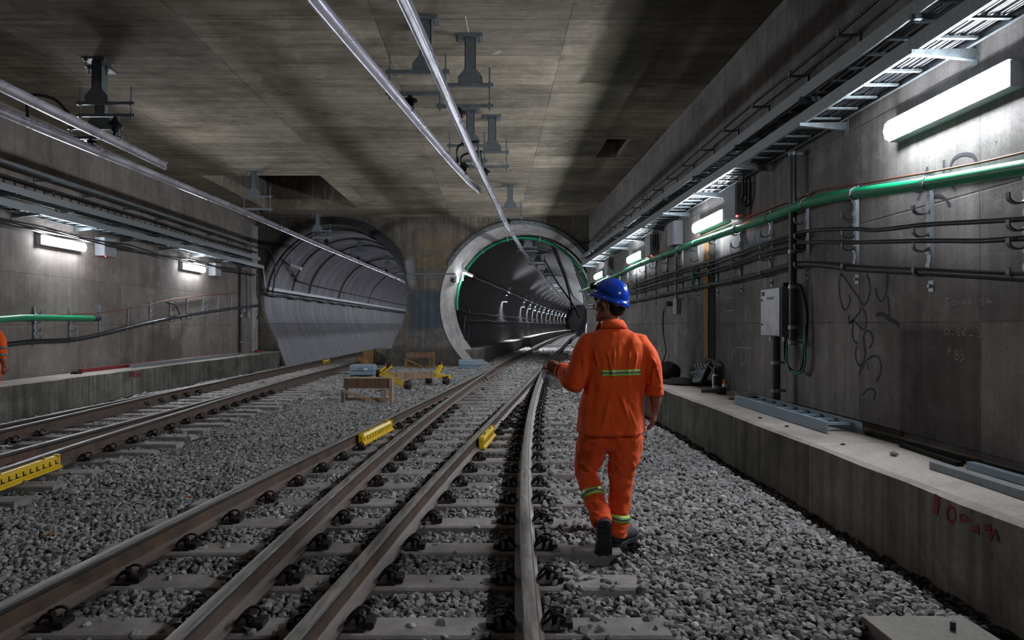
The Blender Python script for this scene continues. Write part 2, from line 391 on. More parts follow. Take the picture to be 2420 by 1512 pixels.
def cloth_mat():
    s = S('orange_workwear'); p = s.obj(); n1 = s.noise(p, 4, 5, .6); n2 = s.noise(p, 380, 2, .5)
    col = s.mix(s.rng(n1, .3, .7), hexc('#e8461a'), hexc('#fb6828'))
    vo = s.n('ShaderNodeTexVoronoi'); s.put(vo.inputs['Vector'], p); vo.inputs['Scale'].default_value = 11
    dot = s.ma('MULTIPLY', s.rng(vo.outputs['Distance'], .04, .07, 1, 0), s.rng(s.xyz(vo.outputs['Color'])[0], .3, .35))
    col = s.mix(s.ma('MULTIPLY', dot, .7), col, hexc('#c9a99a'))
    z = s.xyz(p)[2]; dirt_shade = s.ma('MULTIPLY', s.rng(z, .75, .2), s.rng(s.noise(p, 7, 5, .7), .4, .65))
    col = s.mix(s.ma('MULTIPLY', dirt_shade, .35), col, hexc('#8e4a2c'))
    s.bump(s.ma('ADD', s.ma('MULTIPLY', n2, .5), s.noise(p, 22, 5, .65)), .35, .006)
    s.b.inputs['Sheen Weight'].default_value = .15
    return s.fin(col, .85, 0, .2)
M['orange'] = cloth_mat()
M['lime'] = plain('lime_reflective_band', '#b7e36a', .45, 0, .5, .06, 20, .05)
M['silver'] = plain('silver_reflective_band', '#6f7f7c', .35, .3, .5, .06, 20, .05)
def skin_mat():
    s = S('skin'); p = s.obj(); n1 = s.noise(p, 12, 4, .6)
    s.b.inputs['Subsurface Weight'].default_value = .08; s.b.inputs['Subsurface Radius'].default_value = (.02, .008, .004)
    s.bump(s.noise(p, 160, 3), .15, .002)
    return s.fin(s.mix(s.rng(n1, .3, .7), hexc('#8a5844'), hexc('#a56c54')), .5, 0, .4)
M['skin'] = skin_mat()
def glassy():
    s = S('clear_plastic'); s.b.inputs['Alpha'].default_value = .42; s.b.inputs['Coat Weight'].default_value = .5
    return s.fin(hexc('#8a949c'), .2, 0, .6)
M['clear'] = glassy()
def emis(name, col, st):
    m = bpy.data.materials.new(name); m.use_nodes = True; nt = m.node_tree; nt.nodes.clear()
    e = nt.nodes.new('ShaderNodeEmission'); o = nt.nodes.new('ShaderNodeOutputMaterial'); e.inputs[0].default_value = col; e.inputs[1].default_value = st
    nt.links.new(e.outputs[0], o.inputs[0]); return m
M['lamp'] = emis('lit_tube_diffuser', (.86, .92, 1, 1), LAMP)
M['lamp_t'] = emis('lit_tunnel_diffuser', (.86, .9, 1, 1), LAMP*16)
M['lamp_n'] = emis('dimmed_tube_diffuser', (.86, .92, 1, 1), LAMP*.5)  # half emission, dimmed to balance the brightness
M['lamp_l'] = emis('left_tunnel_diffuser', (.86, .9, 1, 1), LAMP*.3)
M['led'] = emis('red_led', (1, .02, .02, 1), 6)

# ------------------------------------------------------------------ track centre lines
WR, WL, ZC, YE = 3.55, -8.7, 5.45, 25.5
def lin(y, pts):
    if y <= pts[0][0]: a, b = pts[0], pts[1]
    elif y >= pts[-1][0]: a, b = pts[-2], pts[-1]
    else:
        for a, b in zip(pts, pts[1:]):
            if a[0] <= y <= b[0]: break
    return a[1]+(b[1]-a[1])*(y-a[0])/(b[0]-a[0])
RC_ = [(-1, -.66), (3, -.59), (5.2, -.53), (8.5, -.34), (12, -.06), (14.5, .16), (17.5, .455), (20.9, .79), (24, 1.09), (27.5, 1.52), (32, 2.1), (36.4, 2.7), (44, 3.72), (52, 4.75), (61, 5.9), (75, 7.75), (92, 10.4), (114, 14.2), (130, 17.3)]
LC_ = [(-1, -2.02), (2.9, -1.585), (4.5, -1.43), (6.1, -1.24), (7.5, -1.04), (10.46, -.65), (14.17, -.14), (17.9, .36), (21, .74), (23.5, 1.03)]
def smooth_curve(pts, w_):
    ys = np.arange(pts[0][0], pts[-1][0]+.01, .25); xs = np.array([lin(y, pts) for y in ys])
    k = np.ones(w_)/w_
    for _ in range(3):
        pad = w_//2; e0 = xs[0]+(xs[0]-xs[1])*np.arange(pad, 0, -1); e1 = xs[-1]+(xs[-1]-xs[-2])*np.arange(1, pad+1)
        xs = np.convolve(np.concatenate([e0, xs, e1]), k, 'valid')
    return lambda y: float(np.interp(y, ys, xs))
RC = smooth_curve(RC_, 13); LC = smooth_curve(LC_, 11)
A_C = lambda y: -5.74+max(0, min(1, (y-8)/14))*.14
B_C = smooth_curve([(-1, -4.6), (3, -4.93), (6.4, -5.25), (7.7, -5.35), (10.4, -5.46), (13, -5.57), (17, -5.67), (20, -5.66), (24, -5.6), (30, -5.6)], 9)
G = .752
RAILZ = .19
def offs(fc, d, y0, y1, st=.3):
    out = []; y = y0
    while y < y1+.001:
        t = V(fc(y+.1)-fc(y-.1), .2, 0).normalized(); out.append(V(fc(y)+t.y*d, y-t.x*d, 0)); y += st
    return out

# ------------------------------------------------------------------ structure
struct(MB().mm(WR, WR+.5, -7, YE+.5, -.3, 6.6).build('wall_right', M['wall_r']))
wall_right = bpy.data.objects['wall_right']
struct(MB().mm(WL-.5, WL, -7, YE+.5, -.3, 6.6).build('wall_left', M['wall_l']))
def flat_with_holes(name, outer, holes, mat, d, plane):
    """flat polygon with holes, given thickness d"""
    bm = bmesh.new(); es = []
    for loop in [outer]+holes:
        vv = [bm.verts.new(plane(*p)) for p in loop]
        es += [bm.edges.new((vv[i], vv[(i+1) % len(vv)])) for i in range(len(vv))]
    bmesh.ops.triangle_fill(bm, use_beauty=True, use_dissolve=False, edges=es)
    r = bmesh.ops.extrude_face_region(bm, geom=bm.faces[:])
    bmesh.ops.translate(bm, vec=d, verts=[g for g in r['geom'] if isinstance(g, bmesh.types.BMVert)])
    bmesh.ops.recalc_face_normals(bm, faces=bm.faces)
    me = bpy.data.meshes.new(name); bm.to_mesh(me); bm.free()
    return struct(mkobj(name, me, mat))
LB = (-5.8, 2.49, 2.68); RB = (1.04, 2.28, 2.95)
def half(c, R, z, zk, wb):
    if z > zk: return sqrt(max(0, R*R-(z-c)**2))
    h0 = sqrt(R*R-(zk-c)**2); return wb+(h0-wb)*max(0, (z+.3)/(zk+.3))**.8
LK = (1.0, 1.7); RK = (1.3, 2.3)
def left_mouth():
    a = [(LB[0]+LB[2]*cos(t), LB[1]+LB[2]*sin(t)) for t in np.linspace(-.58, pi+.58, 80)]; a = [q for q in a if q[1] > LK[0]]
    zs = np.linspace(LK[0], -.3, 12)
    return a+[(LB[0]-half(LB[1], LB[2], z, *LK), z) for z in zs]+[(LB[0]+half(LB[1], LB[2], z, *LK), z) for z in zs[::-1]]
def circ(c, n=96, r=None): return [(c[0]+(r or c[2])*cos(2*pi*k/n), c[1]+(r or c[2])*sin(2*pi*k/n)) for k in range(n)]
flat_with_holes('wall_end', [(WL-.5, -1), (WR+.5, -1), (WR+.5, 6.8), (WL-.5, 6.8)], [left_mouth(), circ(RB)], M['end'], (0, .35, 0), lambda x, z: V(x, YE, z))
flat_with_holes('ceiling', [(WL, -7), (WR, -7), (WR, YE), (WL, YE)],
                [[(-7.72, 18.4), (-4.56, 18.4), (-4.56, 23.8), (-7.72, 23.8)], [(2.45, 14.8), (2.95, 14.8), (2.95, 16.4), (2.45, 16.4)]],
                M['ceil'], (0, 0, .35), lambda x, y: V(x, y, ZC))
m = MB()    # shaft above the left opening and the small one on the right
for (x0, x1, y0, y1, h) in ((-7.72, -4.56, 18.4, 23.8, 1.6), (2.45, 2.95, 14.8, 16.4, 1.2)):
    m.mm(x0-.2, x0, y0-.2, y1+.2, ZC+.35, ZC+h).mm(x1, x1+.2, y0-.2, y1+.2, ZC+.35, ZC+h).mm(x0, x1, y0-.2, y0, ZC+.35, ZC+h).mm(x0, x1, y1, y1+.2, ZC+.35, ZC+h).mm(x0-.2, x1+.2, y0-.2, y1+.2, ZC+h, ZC+h+.15)
struct(m.build('ceiling_shaft', M['end']))
m = MB(); NY = 60
m.mm(WL, WR, -7, YE, -.35, -.06); struct(m.build('floor', M['bed']))
# ledges along both walls
def ledge(name, x0, x1, y0, y1, z, front_mat, seg=60, chip=.012):
    """concrete ledge: slightly worn front edge; top is a part of its own"""
    o = MB(); rr = random.Random(3); fx = x0 if abs(x0) < abs(x1) else x1; bx = x1 if fx == x0 else x0; sg = 1 if fx > bx else -1
    path = [V(fx, y0+(y1-y0)*i/seg, 0) for i in range(seg+1)]; vs_ = []; fs = []
    for p in path:
        j = mnoise.noise(V(p.y*1.7, 3, fx))*chip; c = .018+abs(mnoise.noise(V(p.y*5, 8, fx)))*.02
        prof = [(bx, -.1), (bx, z), (fx-sg*(c+.01), z+j*.3), (fx+j*.6, z-c), (fx+j*.5, -.1)]
        vs_ += [V(a, p.y, b) for a, b in prof]
    for i in range(seg):
        for k in range(4): a = i*5+k; fs.append((a, a+1, a+6, a+5))
    fs.append((0, 1, 2, 3, 4)); fs.append(tuple(seg*5+k for k in (4, 3, 2, 1, 0)))
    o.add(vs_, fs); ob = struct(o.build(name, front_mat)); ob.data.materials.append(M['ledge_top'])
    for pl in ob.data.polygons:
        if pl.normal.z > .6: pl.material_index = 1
    return ob
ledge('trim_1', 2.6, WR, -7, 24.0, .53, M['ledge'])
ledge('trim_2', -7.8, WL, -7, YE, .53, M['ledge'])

def tube_tunnel(name, path, c, R, mat, zk, wb, n=64, floor=-.25, thick=.25):
    ak = math.asin((zk-c)/R); top = [(R*cos(t), c+R*sin(t)) for t in np.linspace(ak, pi-ak, n)]; zs = np.linspace(zk, floor, 8)[1:]
    prof = [(half(c, R, z, zk, wb), z) for z in zs[::-1]]+top+[(-half(c, R, z, zk, wb), z) for z in zs]
    out = [(q[0]*(1+thick/R), c+(q[1]-c)*(1+thick/R)) for q in prof][::-1]
    return struct(MB().sweep(path, prof+out).build(name, mat, smooth=True, angle=50))
lpath = [V(-5.8+.0*y, y, 0) for y in np.arange(YE+.3, 95, 1.5)]
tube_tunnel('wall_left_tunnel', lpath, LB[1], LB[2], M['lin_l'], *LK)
rp = [p+V(-.12, 0, 0) for p in offs(RC, 0, YE+1.1, 129, 1.2)]
rp[0].x = 1.24
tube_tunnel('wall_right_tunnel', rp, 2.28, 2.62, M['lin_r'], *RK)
struct(MB().mm(12, 26, 127, 127.3, -1, 7).build('wall_right_tunnel_end', M['lin_r']))
struct(MB().mm(-9, -2.8, 94, 94.3, -1, 7).build('wall_left_tunnel_end', M['lin_r']))
# cast collar of the right bore, tapering into the lining
prof = []; n = 96; vs_ = []; fs = []
rings = [(YE-.02, 1.04, 2.95), (YE-.02, 1.04, 3.02), (YE+.45, 1.1, 2.98)]
ins = [(YE-.02, 1.04, 2.95), (YE+.25, 1.08, 2.88), (YE+.7, 1.16, 2.74), (YE+1.15, 1.24, 2.64)]
def ring_strip(m_, seq, cz=2.28, n=96):
    vs_ = []; fs = []
    for (y, x, r) in seq:
        for k in range(n+1):
            a = -pi/2-.0+2*pi*k/n; vs_.append(V(x+r*cos(a), y, max(-.12, cz+r*sin(a))))
    for i in range(len(seq)-1):
        for k in range(n): a = i*(n+1)+k; fs.append((a, a+1, a+n+2, a+n+1))
    m_.add(vs_, fs)
m = MB(); ring_strip(m, ins+[(YE+1.15, 1.24, 2.95), (YE+.35, 1.04, 3.0), (YE-.02, 1.04, 2.95)])
struct(m.build('trim_3', M['collar'], smooth=True, angle=30))
# grey steel flange over the crown of the right bore
m = MB(); vs_ = []; fs = []; n = 40; a0, a1 = radians(12), radians(152)
for k in range(n+1):
    a = a0+(a1-a0)*k/n
    for (r, y) in ((2.9, YE-.1), (3.03, YE-.1), (3.03, YE), (2.9, YE)): vs_.append(V(1.04+r*cos(a), y, 2.28+r*sin(a)))
for k in range(n):
    for j in range(4): a = k*4+j; b = k*4+(j+1) % 4; fs.append((a, b, b+4, a+4))
fs += [(0, 1, 2, 3), (n*4+3, n*4+2, n*4+1, n*4)]
fl = m.add(vs_, fs).build('steel_flange', M['galv_dk']); tag(fl, 'grey steel flange bolted round the crown of the right tunnel mouth', 'flange')
m = MB()
for k in range(26):
    a = a0+(a1-a0)*(k+.5)/26; m.cyl(V(1.04+2.965*cos(a), YE-.125, 2.28+2.965*sin(a)), V(1.04+2.965*cos(a), YE-.09, 2.28+2.965*sin(a)), .018, 6)
m.build('bolt_row', M['fast'], fl)
# tunnel floors and walkways
struct(MB().mm(-8.4, -3.2, YE, 95, -.35, -.06).build('floor_left_tunnel', M['bed']))
struct(MB().sweep(offs(RC, 0, YE, 129, 1.5), [(-2.6, -.35), (-2.6, -.06), (2.6, -.06), (2.6, -.35)]).build('floor_right_tunnel', M['bed']))
wp = offs(RC, 0, YE+.3, 129, 1.5)
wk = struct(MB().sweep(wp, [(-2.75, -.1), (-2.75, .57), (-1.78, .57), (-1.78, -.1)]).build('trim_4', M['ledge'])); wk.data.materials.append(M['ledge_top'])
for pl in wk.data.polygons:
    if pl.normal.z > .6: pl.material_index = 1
struct(MB().mm(-4.34, -3.2, YE+.35, 94, -.1, .6).build('trim_5', M['ledge']))
wk = bpy.data.objects['trim_5']; wk.data.materials.append(M['ledge_top'])
for pl in wk.data.polygons:
    if pl.normal.z > .6: pl.material_index = 1
struct(MB().mm(WL-.0, WL+.1, 24.9, YE, .53, 5.1).build('wall_left_pilaster', M['collar']))
# flared foot of the pillar between the bores
m = MB(); vs_ = []; fs = []
for i, z in enumerate(np.linspace(-.12, .62, 9)):
    t = 1-i/8; xl = LB[0]+half(LB[1], LB[2], z, *LK); xr = 1.04-sqrt(2.95**2-(z-2.28)**2); d = .05+.35*t**1.3
    vs_ += [V(xl, YE+.1, z), V(xl+.0, YE-d, z), V(xr, YE-d, z), V(xr, YE+.1, z)]
for i in range(8):
    for k in range(4): a = i*4+k; b = i*4+(k+1) % 4; fs.append((a, b, b+4, a+4))
fs += [(3, 2, 1, 0), (32, 33, 34, 35)]
struct(m.add(vs_, fs).build('wall_end_pillar_foot', M['end']))

# ------------------------------------------------------------------ sleepers with rail fasteners
ALL = []      # (x0, x1, y0, y1) footprints of sleepers
def fastener_mb(x, y, head=0.0):
    """base plate, two clamping clips with bolts, either side of a rail foot at (x, y) on sleeper top z=.02"""
    m = MB(); m.box((x, y, .026), (.34, .15, .012)); ca, sa = cos(head), sin(head)
    for s_ in (-1, 1):
        c = V(x+s_*.125, y, 0)
        m.cyl(c+V(0, 0, .03), c+V(0, 0, .1), .012, 6); m.lathe([(.024, 0), (.024, .018), (.02, .02)], c+V(0, 0, .062), n=6)
        m.lathe([(.019, 0), (.019, .016)], c+V(0, 0, .084), n=6)
        pts = [c+V(s_*.035, -.05, .05), c+V(s_*.045, -.055, .085), c+V(0, -.045, .095), c+V(-s_*.05, -.03, .05), c+V(-s_*.055, 0, .042),
               c+V(-s_*.05, .03, .05), c+V(0, .045, .095), c+V(s_*.045, .055, .085), c+V(s_*.035, .05, .05)]
        m.tube(smoothpts(pts, 3), .0085, 6)
        m.box(c+V(s_*.06, 0, .042), (.05, .1, .03))
    return m
def sleeper(y, x0, x1, rails, label, group, wd=.225, detail=True, z=.02):
    t = MB(); h = wd/2; e = .012
    t.prism([(x0, y-h-.01, -.2), (x0, y-h, z-e), (x0, y-h+e, z), (x0, y+h-e, z), (x0, y+h, z-e), (x0, y+h+.01, -.2)], (x1-x0, 0, 0))
    o = t.build('sleeper', M['sleeper']); tag(o, label, 'sleeper', group)
    if detail:
        for r in rails:
            if any(abs(r-f_(y)) < .02 and a < y < b_ for f_, a, b_ in SHOES): continue
            fastener_mb(r, y).build('rail_fastener', M['fast'], o)
    ALL.append((x0, x1, y-h, y+h)); return o
YS = []; y = 3.30
while y < 52: YS.append(y+.11); y += .6 if y < 8 else .568
YS = [2.81]+YS
R4 = lambda y: RC(y)+G; R3 = lambda y: LC(y)+G; R1 = lambda y: LC(y)-G; R2 = lambda y: RC(y)-G
SHOES = [(R1, 8.45, 9.75), (R3, 8.2, 9.2), (lambda y: B_C(y)+G, 5.9, 7.15)]
for i, y in enumerate(YS):
    if y < 23.2:
        xs = [R1(y), R2(y), R3(y), R4(y)]
        if R2(y)-R1(y) < .36: xs = [R1(y), R4(y)+.02]
        jit = .05*sin(i*7.3)
        sleeper(y, R1(y)-.42+jit, R4(y)+(.62 if y < 9 else .75)+jit*1.4, xs, 'pale concrete bearer under the central turnout, %s row counted from the camera' % ordw(i), 'bearers under the central turnout', detail=y < 19)
    else:
        sleeper(y, RC(y)-1.25, RC(y)+1.25, [R2(y), R4(y)], 'concrete sleeper of the central track near the right tunnel, %s row from the camera' % ordw(i), 'sleepers running into the right tunnel', detail=False)
YSL = [3.1+.56*k for k in range(100) if 3.1+.56*k < 44]
AL = lambda y: A_C(y)-G; AR = lambda y: A_C(y)+G; BL = lambda y: B_C(y)-G; BR = lambda y: B_C(y)+G
for i, y in enumerate(YSL):
    if y < 5: continue
    jit = .07*sin(i*3.1)+(.12 if i % 7 == 3 else 0)
    xs = [AL(y), BL(y), AR(y), BR(y)] if BL(y)-AL(y) > .3 else [AL(y), BR(y)]
    sleeper(y, -7.05, (-4.0 if y < 17 else -4.35)+jit, xs, 'pale sleeper of the track beside the far-side ledge, %s row from the camera' % ordw(i-4), 'sleepers of the left track', detail=y < 15)

# ------------------------------------------------------------------ rails
def railprof(z):
    b = z-.17
    pr = [(-.0, b), (.07, b), (.07, b+.011), (.03, b+.027), (.0085, b+.04), (.0085, b+.118), (.02, b+.131), (.036, b+.14), (.036, b+.158), (.03, b+.167), (.018, b+.17)]
    return pr+[(-x, q) for x, q in pr[::-1]][:-1]
def rail(path, label):
    o = MB().sweep(path, railprof(RAILZ)[1:]).build('rail', M['rail'], smooth=True, angle=25); return tag(o, label, 'rail')
def mixp(a, b, y, y0, y1):
    t = max(0, min(1, (y-y0)/(y1-y0))); t = t*t*(3-2*t); return a+(b-a)*t
ys_ = np.arange(1.0, 128, .35)
def fpath(fx, y0, y1, st=.3): return [V(fx(y), y, 0) for y in np.arange(y0, y1+.01, st)]
rail(fpath(lambda y: mixp(R1(y), R2(y), y, 19, 24.5), 1.0, 127, .4), 'rusty outer rail of the central turnout, farthest from the worker, bending into the right tunnel')
rail(fpath(lambda y: max(R2(y), mixp(R1(y), R2(y), y, 19, 24.5)+.08), 1.0, 21.2), 'rusty switch rail with an orange-brown web lying second from the yellow-clamped rail')
rail(fpath(lambda y: min(R3(y), R4(y)-.08), 1.0, 23.0), 'pale-topped switch rail carrying the small yellow clamp beside the black cables')
rail(fpath(R4, 1.0, 127, .4), 'worn grey rail running just beside the worker into the right tunnel')
rail(fpath(lambda y: mixp(AL(y), BL(y), y, 16, 22), 3.0, 94, .4), 'dark rail closest to the far-side concrete ledge, running into the left tunnel')
rail(fpath(lambda y: max(BL(y), mixp(AL(y), BL(y), y, 16, 22)+.075), 3.0, 16.5), 'dark switch rail just inside the outer rail beside the far-side ledge')
rail(fpath(lambda y: min(AR(y), mixp(BR(y), AR(y), y, 16, 22)-.075), 3.0, 16.5), 'dark switch rail just behind the shiny rail with the long yellow clamp')
rail(fpath(lambda y: mixp(BR(y), AR(y), y, 16, 22), 3.0, 94, .4), 'dark rail with shiny edge carrying the long yellow clamp by the gravel strip')

# ------------------------------------------------------------------ ballast stones
def build_ballast():
    zones = [(2.3, 5.2, -3.6, 3.0, .037, .027), (5.2, 8.5, -6.6, 2.75, .042, .030), (8.5, 14, -7.8, 2.75, .050, .033), (14, 25.4, -7.8, 2.7, .072, .045), (25.4, 45, -6.9, 6.6, .11, .06), (2.9, 5.2, -7.8, -3.6, .05, .034)]
    P = []; Sz = []
    fps = np.array(ALL)
    for (y0, y1, x0, x1, sp, sz) in zones:
        nx = int((x1-x0)/sp); ny = int((y1-y0)/(sp*.86)); gx, gy = np.meshgrid(np.arange(nx), np.arange(ny))
        X = x0+(gx+.5*(gy % 2))*sp; Y = y0+gy*sp*.86
        X = (X+RNG.uniform(-.32, .32, X.shape)*sp).ravel(); Y = (Y+RNG.uniform(-.32, .32, Y.shape)*sp).ravel()
        if y0 > 25:
            rc = np.array([RC(v) for v in Y]); k = ((X > rc-1.8) & (X < rc+2.3)) | ((X > -7.6) & (X < -4.0)); X = X[k]; Y = Y[k]
        # only what the camera's frame (with a margin) can see
        u = X/Y*F+CX; k = (u > -350) & (u < 2750); X = X[k]; Y = Y[k]
        P.append(np.stack([X, Y], 1)); Sz.append(np.full(len(X), sz))
    P = np.concatenate(P); Sz = np.concatenate(Sz)*RNG.uniform(.55, 1.25, len(P))
    big = RNG.random(len(P)) < .04; Sz[big] *= 1.35
    X, Y = P[:, 0], P[:, 1]
    order = np.argsort(fps[:, 2]); keep = np.ones(len(P), bool); on = np.zeros(len(P), bool)
    for (x0, x1, a, b) in fps:
        q = (X > x0-.012) & (X < x1+.012) & (Y > a-.012) & (Y < b+.012); on |= q
    # distance to the nearest rail
    d = np.full(len(P), 9.)
    rails = [(R1, 1, 24), (R2, 1, 45), (R3, 1, 23), (R4, 1, 45), (AL, 3, 45), (BL, 3, 20), (AR, 3, 45), (BR, 3, 45)]
    yy = np.arange(0, 46, .1)
    for f_, a, b in rails:
        xr = np.interp(Y, yy, np.array([f_(v) for v in yy])); dd = np.abs(X-xr); dd[(Y < a) | (Y > b)] = 9; d = np.minimum(d, dd)
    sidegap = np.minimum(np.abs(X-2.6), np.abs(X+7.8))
    keep &= ~(on & (RNG.random(len(P)) > np.where(X > R4(6)+.12, .22, .05))); keep &= (d > .085)
    keep &= ~((X > 2.58) & (Y < YE)) & ~((X < -7.78) & (Y < YE))
    # the man-made things standing on the gravel and the worker's boots stay free
    for (x0, x1, a, b) in ((.78, .99, 4.5, 4.9), (.6, .8, 4.25, 4.6), (1.75, 2.7, 2.2, 3.42)): keep &= ~((X > x0) & (X < x1) & (Y > a) & (Y < b))
    P = P[keep]; Sz = Sz[keep]; d = d[keep]; on = on[keep]; sidegap = sidegap[keep]; X, Y = P[:, 0], P[:, 1]
    nlow = np.array([mnoise.noise(V(a*.9, b*.9, 0)) for a, b in P]); nmed = np.array([mnoise.noise(V(a*3.5, b*3.5, 5)) for a, b in P])
    Z = -.035+nlow*.03+nmed*.02+RNG.uniform(-.008, .012, len(P))
    Z = np.where((X > R4(4)+.55) & (X < 2.6), Z+.02+.02*np.clip((X-1)/1.2, 0, 1), Z)
    Z = np.where(sidegap < .3, Z-.05*(1-sidegap/.3), Z)
    inside = (X < np.array([R4(v) for v in Y])+.3) & (X > np.array([R1(v) for v in Y])-.2)
    Z = np.where(inside & (~on), Z+.022, Z)
    Z = np.where(on, .016+Sz*.22, Z)
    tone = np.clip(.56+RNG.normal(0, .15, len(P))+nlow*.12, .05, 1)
    dirt_shade = np.clip(1-(d-.05)/.26, 0, 1)*(.75+.25*nmed); tone = tone*(1-.62*np.clip(dirt_shade, 0, 1)); tone = np.where(sidegap < .16, tone*.45, tone)  # stones near rails darkened for grime and painted-in rail shadow
    gap = (X > np.array([R3(v) for v in Y])+.08) & (X < np.array([R4(v) for v in Y])-.05) & (Y > 7.5) & (Y < 24); tone = np.where(gap, tone*.55, tone)  # dark band between these two rails: grime with shade painted in
    # stone variants: convex hulls of random points
    var = []
    for k in range(26):
        bm = bmesh.new(); a = RNG.normal(size=(22, 3)); a /= np.linalg.norm(a, axis=1)[:, None]; a = np.sign(a)*np.abs(a)**.85; a /= np.abs(a).max(axis=0); a *= RNG.uniform(.86, 1.0, (22, 1))
        for p in a: bm.verts.new(p*np.array([1, RNG.uniform(.6, .85), RNG.uniform(.45, .7)]) if False else p)
        r = bmesh.ops.convex_hull(bm, input=bm.verts[:])
        bmesh.ops.delete(bm, geom=[v for v in bm.verts if not v.link_faces], context='VERTS')
        bmesh.ops.triangulate(bm, faces=bm.faces[:]); bmesh.ops.recalc_face_normals(bm, faces=bm.faces[:]); bm.verts.index_update()
        vv = np.array([v.co[:] for v in bm.verts]); vv *= np.array([1, RNG.uniform(.62, .9), RNG.uniform(.45, .72)])
        ff = np.array([[v.index for v in f.verts] for f in bm.faces]); var.append((vv, ff)); bm.free()
    VS = []; FS = []; TN = []; base = 0; pick = RNG.integers(0, len(var), len(P))
    for k, (vv, ff) in enumerate(var):
        idx = np.where(pick == k)[0]; n = len(idx); nv = len(vv)
        if not n: continue
        a = RNG.uniform(0, 2*pi, n); tx = RNG.normal(0, .38, n); ty = RNG.normal(0, .38, n); sc = Sz[idx]
        ca, sa = np.cos(a), np.sin(a); p = vv[None]*sc[:, None, None]
        x, y, z = p[..., 0].copy(), p[..., 1].copy(), p[..., 2].copy()
        y, z = y*np.cos(tx)[:, None]-z*np.sin(tx)[:, None], y*np.sin(tx)[:, None]+z*np.cos(tx)[:, None]
        x, z = x*np.cos(ty)[:, None]+z*np.sin(ty)[:, None], -x*np.sin(ty)[:, None]+z*np.cos(ty)[:, None]
        x, y = x*ca[:, None]-y*sa[:, None], x*sa[:, None]+y*ca[:, None]
        p = np.stack([x+X[idx][:, None], y+Y[idx][:, None], z+Z[idx][:, None]], -1)
        VS.append(p.reshape(-1, 3)); FS.append((ff[None]+(np.arange(n)*nv)[:, None, None]+base).reshape(-1, 3)); TN.append(np.repeat(tone[idx], nv)); base += n*nv
    VS = np.concatenate(VS); FS = np.concatenate(FS); TN = np.concatenate(TN)
    me = bpy.data.meshes.new('ballast_gravel'); me.vertices.add(len(VS)); me.vertices.foreach_set('co', VS.astype(np.float32).ravel())
    me.loops.add(len(FS)*3); me.loops.foreach_set('vertex_index', FS.astype(np.int32).ravel())
    me.polygons.add(len(FS)); me.polygons.foreach_set('loop_start', np.arange(0, len(FS)*3, 3, dtype=np.int32)); me.polygons.foreach_set('loop_total', np.full(len(FS), 3, np.int32))
    me.update(calc_edges=True)
    at = me.attributes.new('tone', 'FLOAT', 'POINT'); at.data.foreach_set('value', TN.astype(np.float32))
    me.polygons.foreach_set('use_smooth', np.zeros(len(FS), bool))
    print('stones', len(P), 'faces', len(FS))
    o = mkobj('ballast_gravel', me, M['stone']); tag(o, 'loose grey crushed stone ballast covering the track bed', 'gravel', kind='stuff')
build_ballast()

# ------------------------------------------------------------------ luminaires
def luminaire(loc, nx, label, key='lamp', group=None, L=1.42, cat='wall light'):
    t = thing('wall_light', label, cat, loc, group); x, y, z = loc
    MB().box((x+nx*.055, y, z), (.11, L, .176)).box((x+nx*.062, y, z+.092), (.124, L+.01, .008)).build('housing', M['greybox'], t, bevel=.006)  # thin top lip added to shade the wall above
    m = MB(); m.prism([V(x+nx*.111, y-L/2+.02, z-.082), V(x+nx*.111, y-L/2+.02, z+.082), V(x+nx*.15, y-L/2+.02, z+.065), V(x+nx*.165, y-L/2+.02, z), V(x+nx*.15, y-L/2+.02, z-.065)], (0, L-.04, 0))
    m.build('diffuser', M[key], t)
    return t
rl = ['large glowing tube light on the right wall, highest and closest to the camera', 'glowing tube light beside the grey box with a red indicator', 'glowing tube light on the right wall between two grey junction boxes, third along', 'small glowing light at the right wall just above the worker helmet']
for (y, z), lb in zip(((5.32, 3.17), (11.08, 3.13), (16.8, 3.12), (22.4, 3.08)), rl): luminaire((WR, y, z), -1, lb, group='tube lights on the right wall')
luminaire((WR, -.45, 3.17), -1, 'glowing tube light on the right wall behind the viewpoint', 'lamp_n', group='tube lights on the right wall')
luminaire((WL, 13.93, 3.12), 1, 'glowing tube light on the left wall under the cable trays, the larger one', group='tube lights on the left wall')
luminaire((WL, 20.0, 3.13), 1, 'glowing tube light on the left wall nearer the tunnel mouth, the smaller one', group='tube lights on the left wall')
for k, y in enumerate((29.5, 35.5, 41.5, 47.5, 53.5, 60, 66.5, 73)):
    luminaire((-5.8+2.62, y, 3.1), -1, 'tube light inside the left tunnel hidden by the pillar side, %s along' % ordw(k), 'lamp_l', group='tube lights in the left tunnel')
t = luminaire((-1.42, YE+.55, 3.18), 1, 'small glowing light on the white collar of the right tunnel mouth', 'lamp_n', 'tube lights in the right tunnel', L=.45)
for k, y in enumerate((41, 53.5, 60, 66.5, 73, 79.5, 86, 92.5, 99, 105.5, 112, 118.5)):
    x = RC(y)-.12-2.5
    t = luminaire((x, y, 3.12), 1, 'small glowing light on the curved wall of the right tunnel, %s from its mouth' % ordw(k+1), 'lamp_t', 'tube lights in the right tunnel', L=.5)
    m = MB()
    for dy in (-.27, .27): m.prism([V(x-.1, y+dy-.006, 3.22), V(x+.175, y+dy-.006, 3.22), V(x+.175, y+dy-.006, 3.1), V(x+.2, y+dy-.006, 2.84), V(x-.1, y+dy-.006, 2.86)], (0, .012, 0))
    m.mm(x-.1, x+.18, y-.28, y+.28, 3.225, 3.24); m.build('added_baffle', M['galv_dk'], t)  # plates added to hold the lamp light in vertical bands on the wall

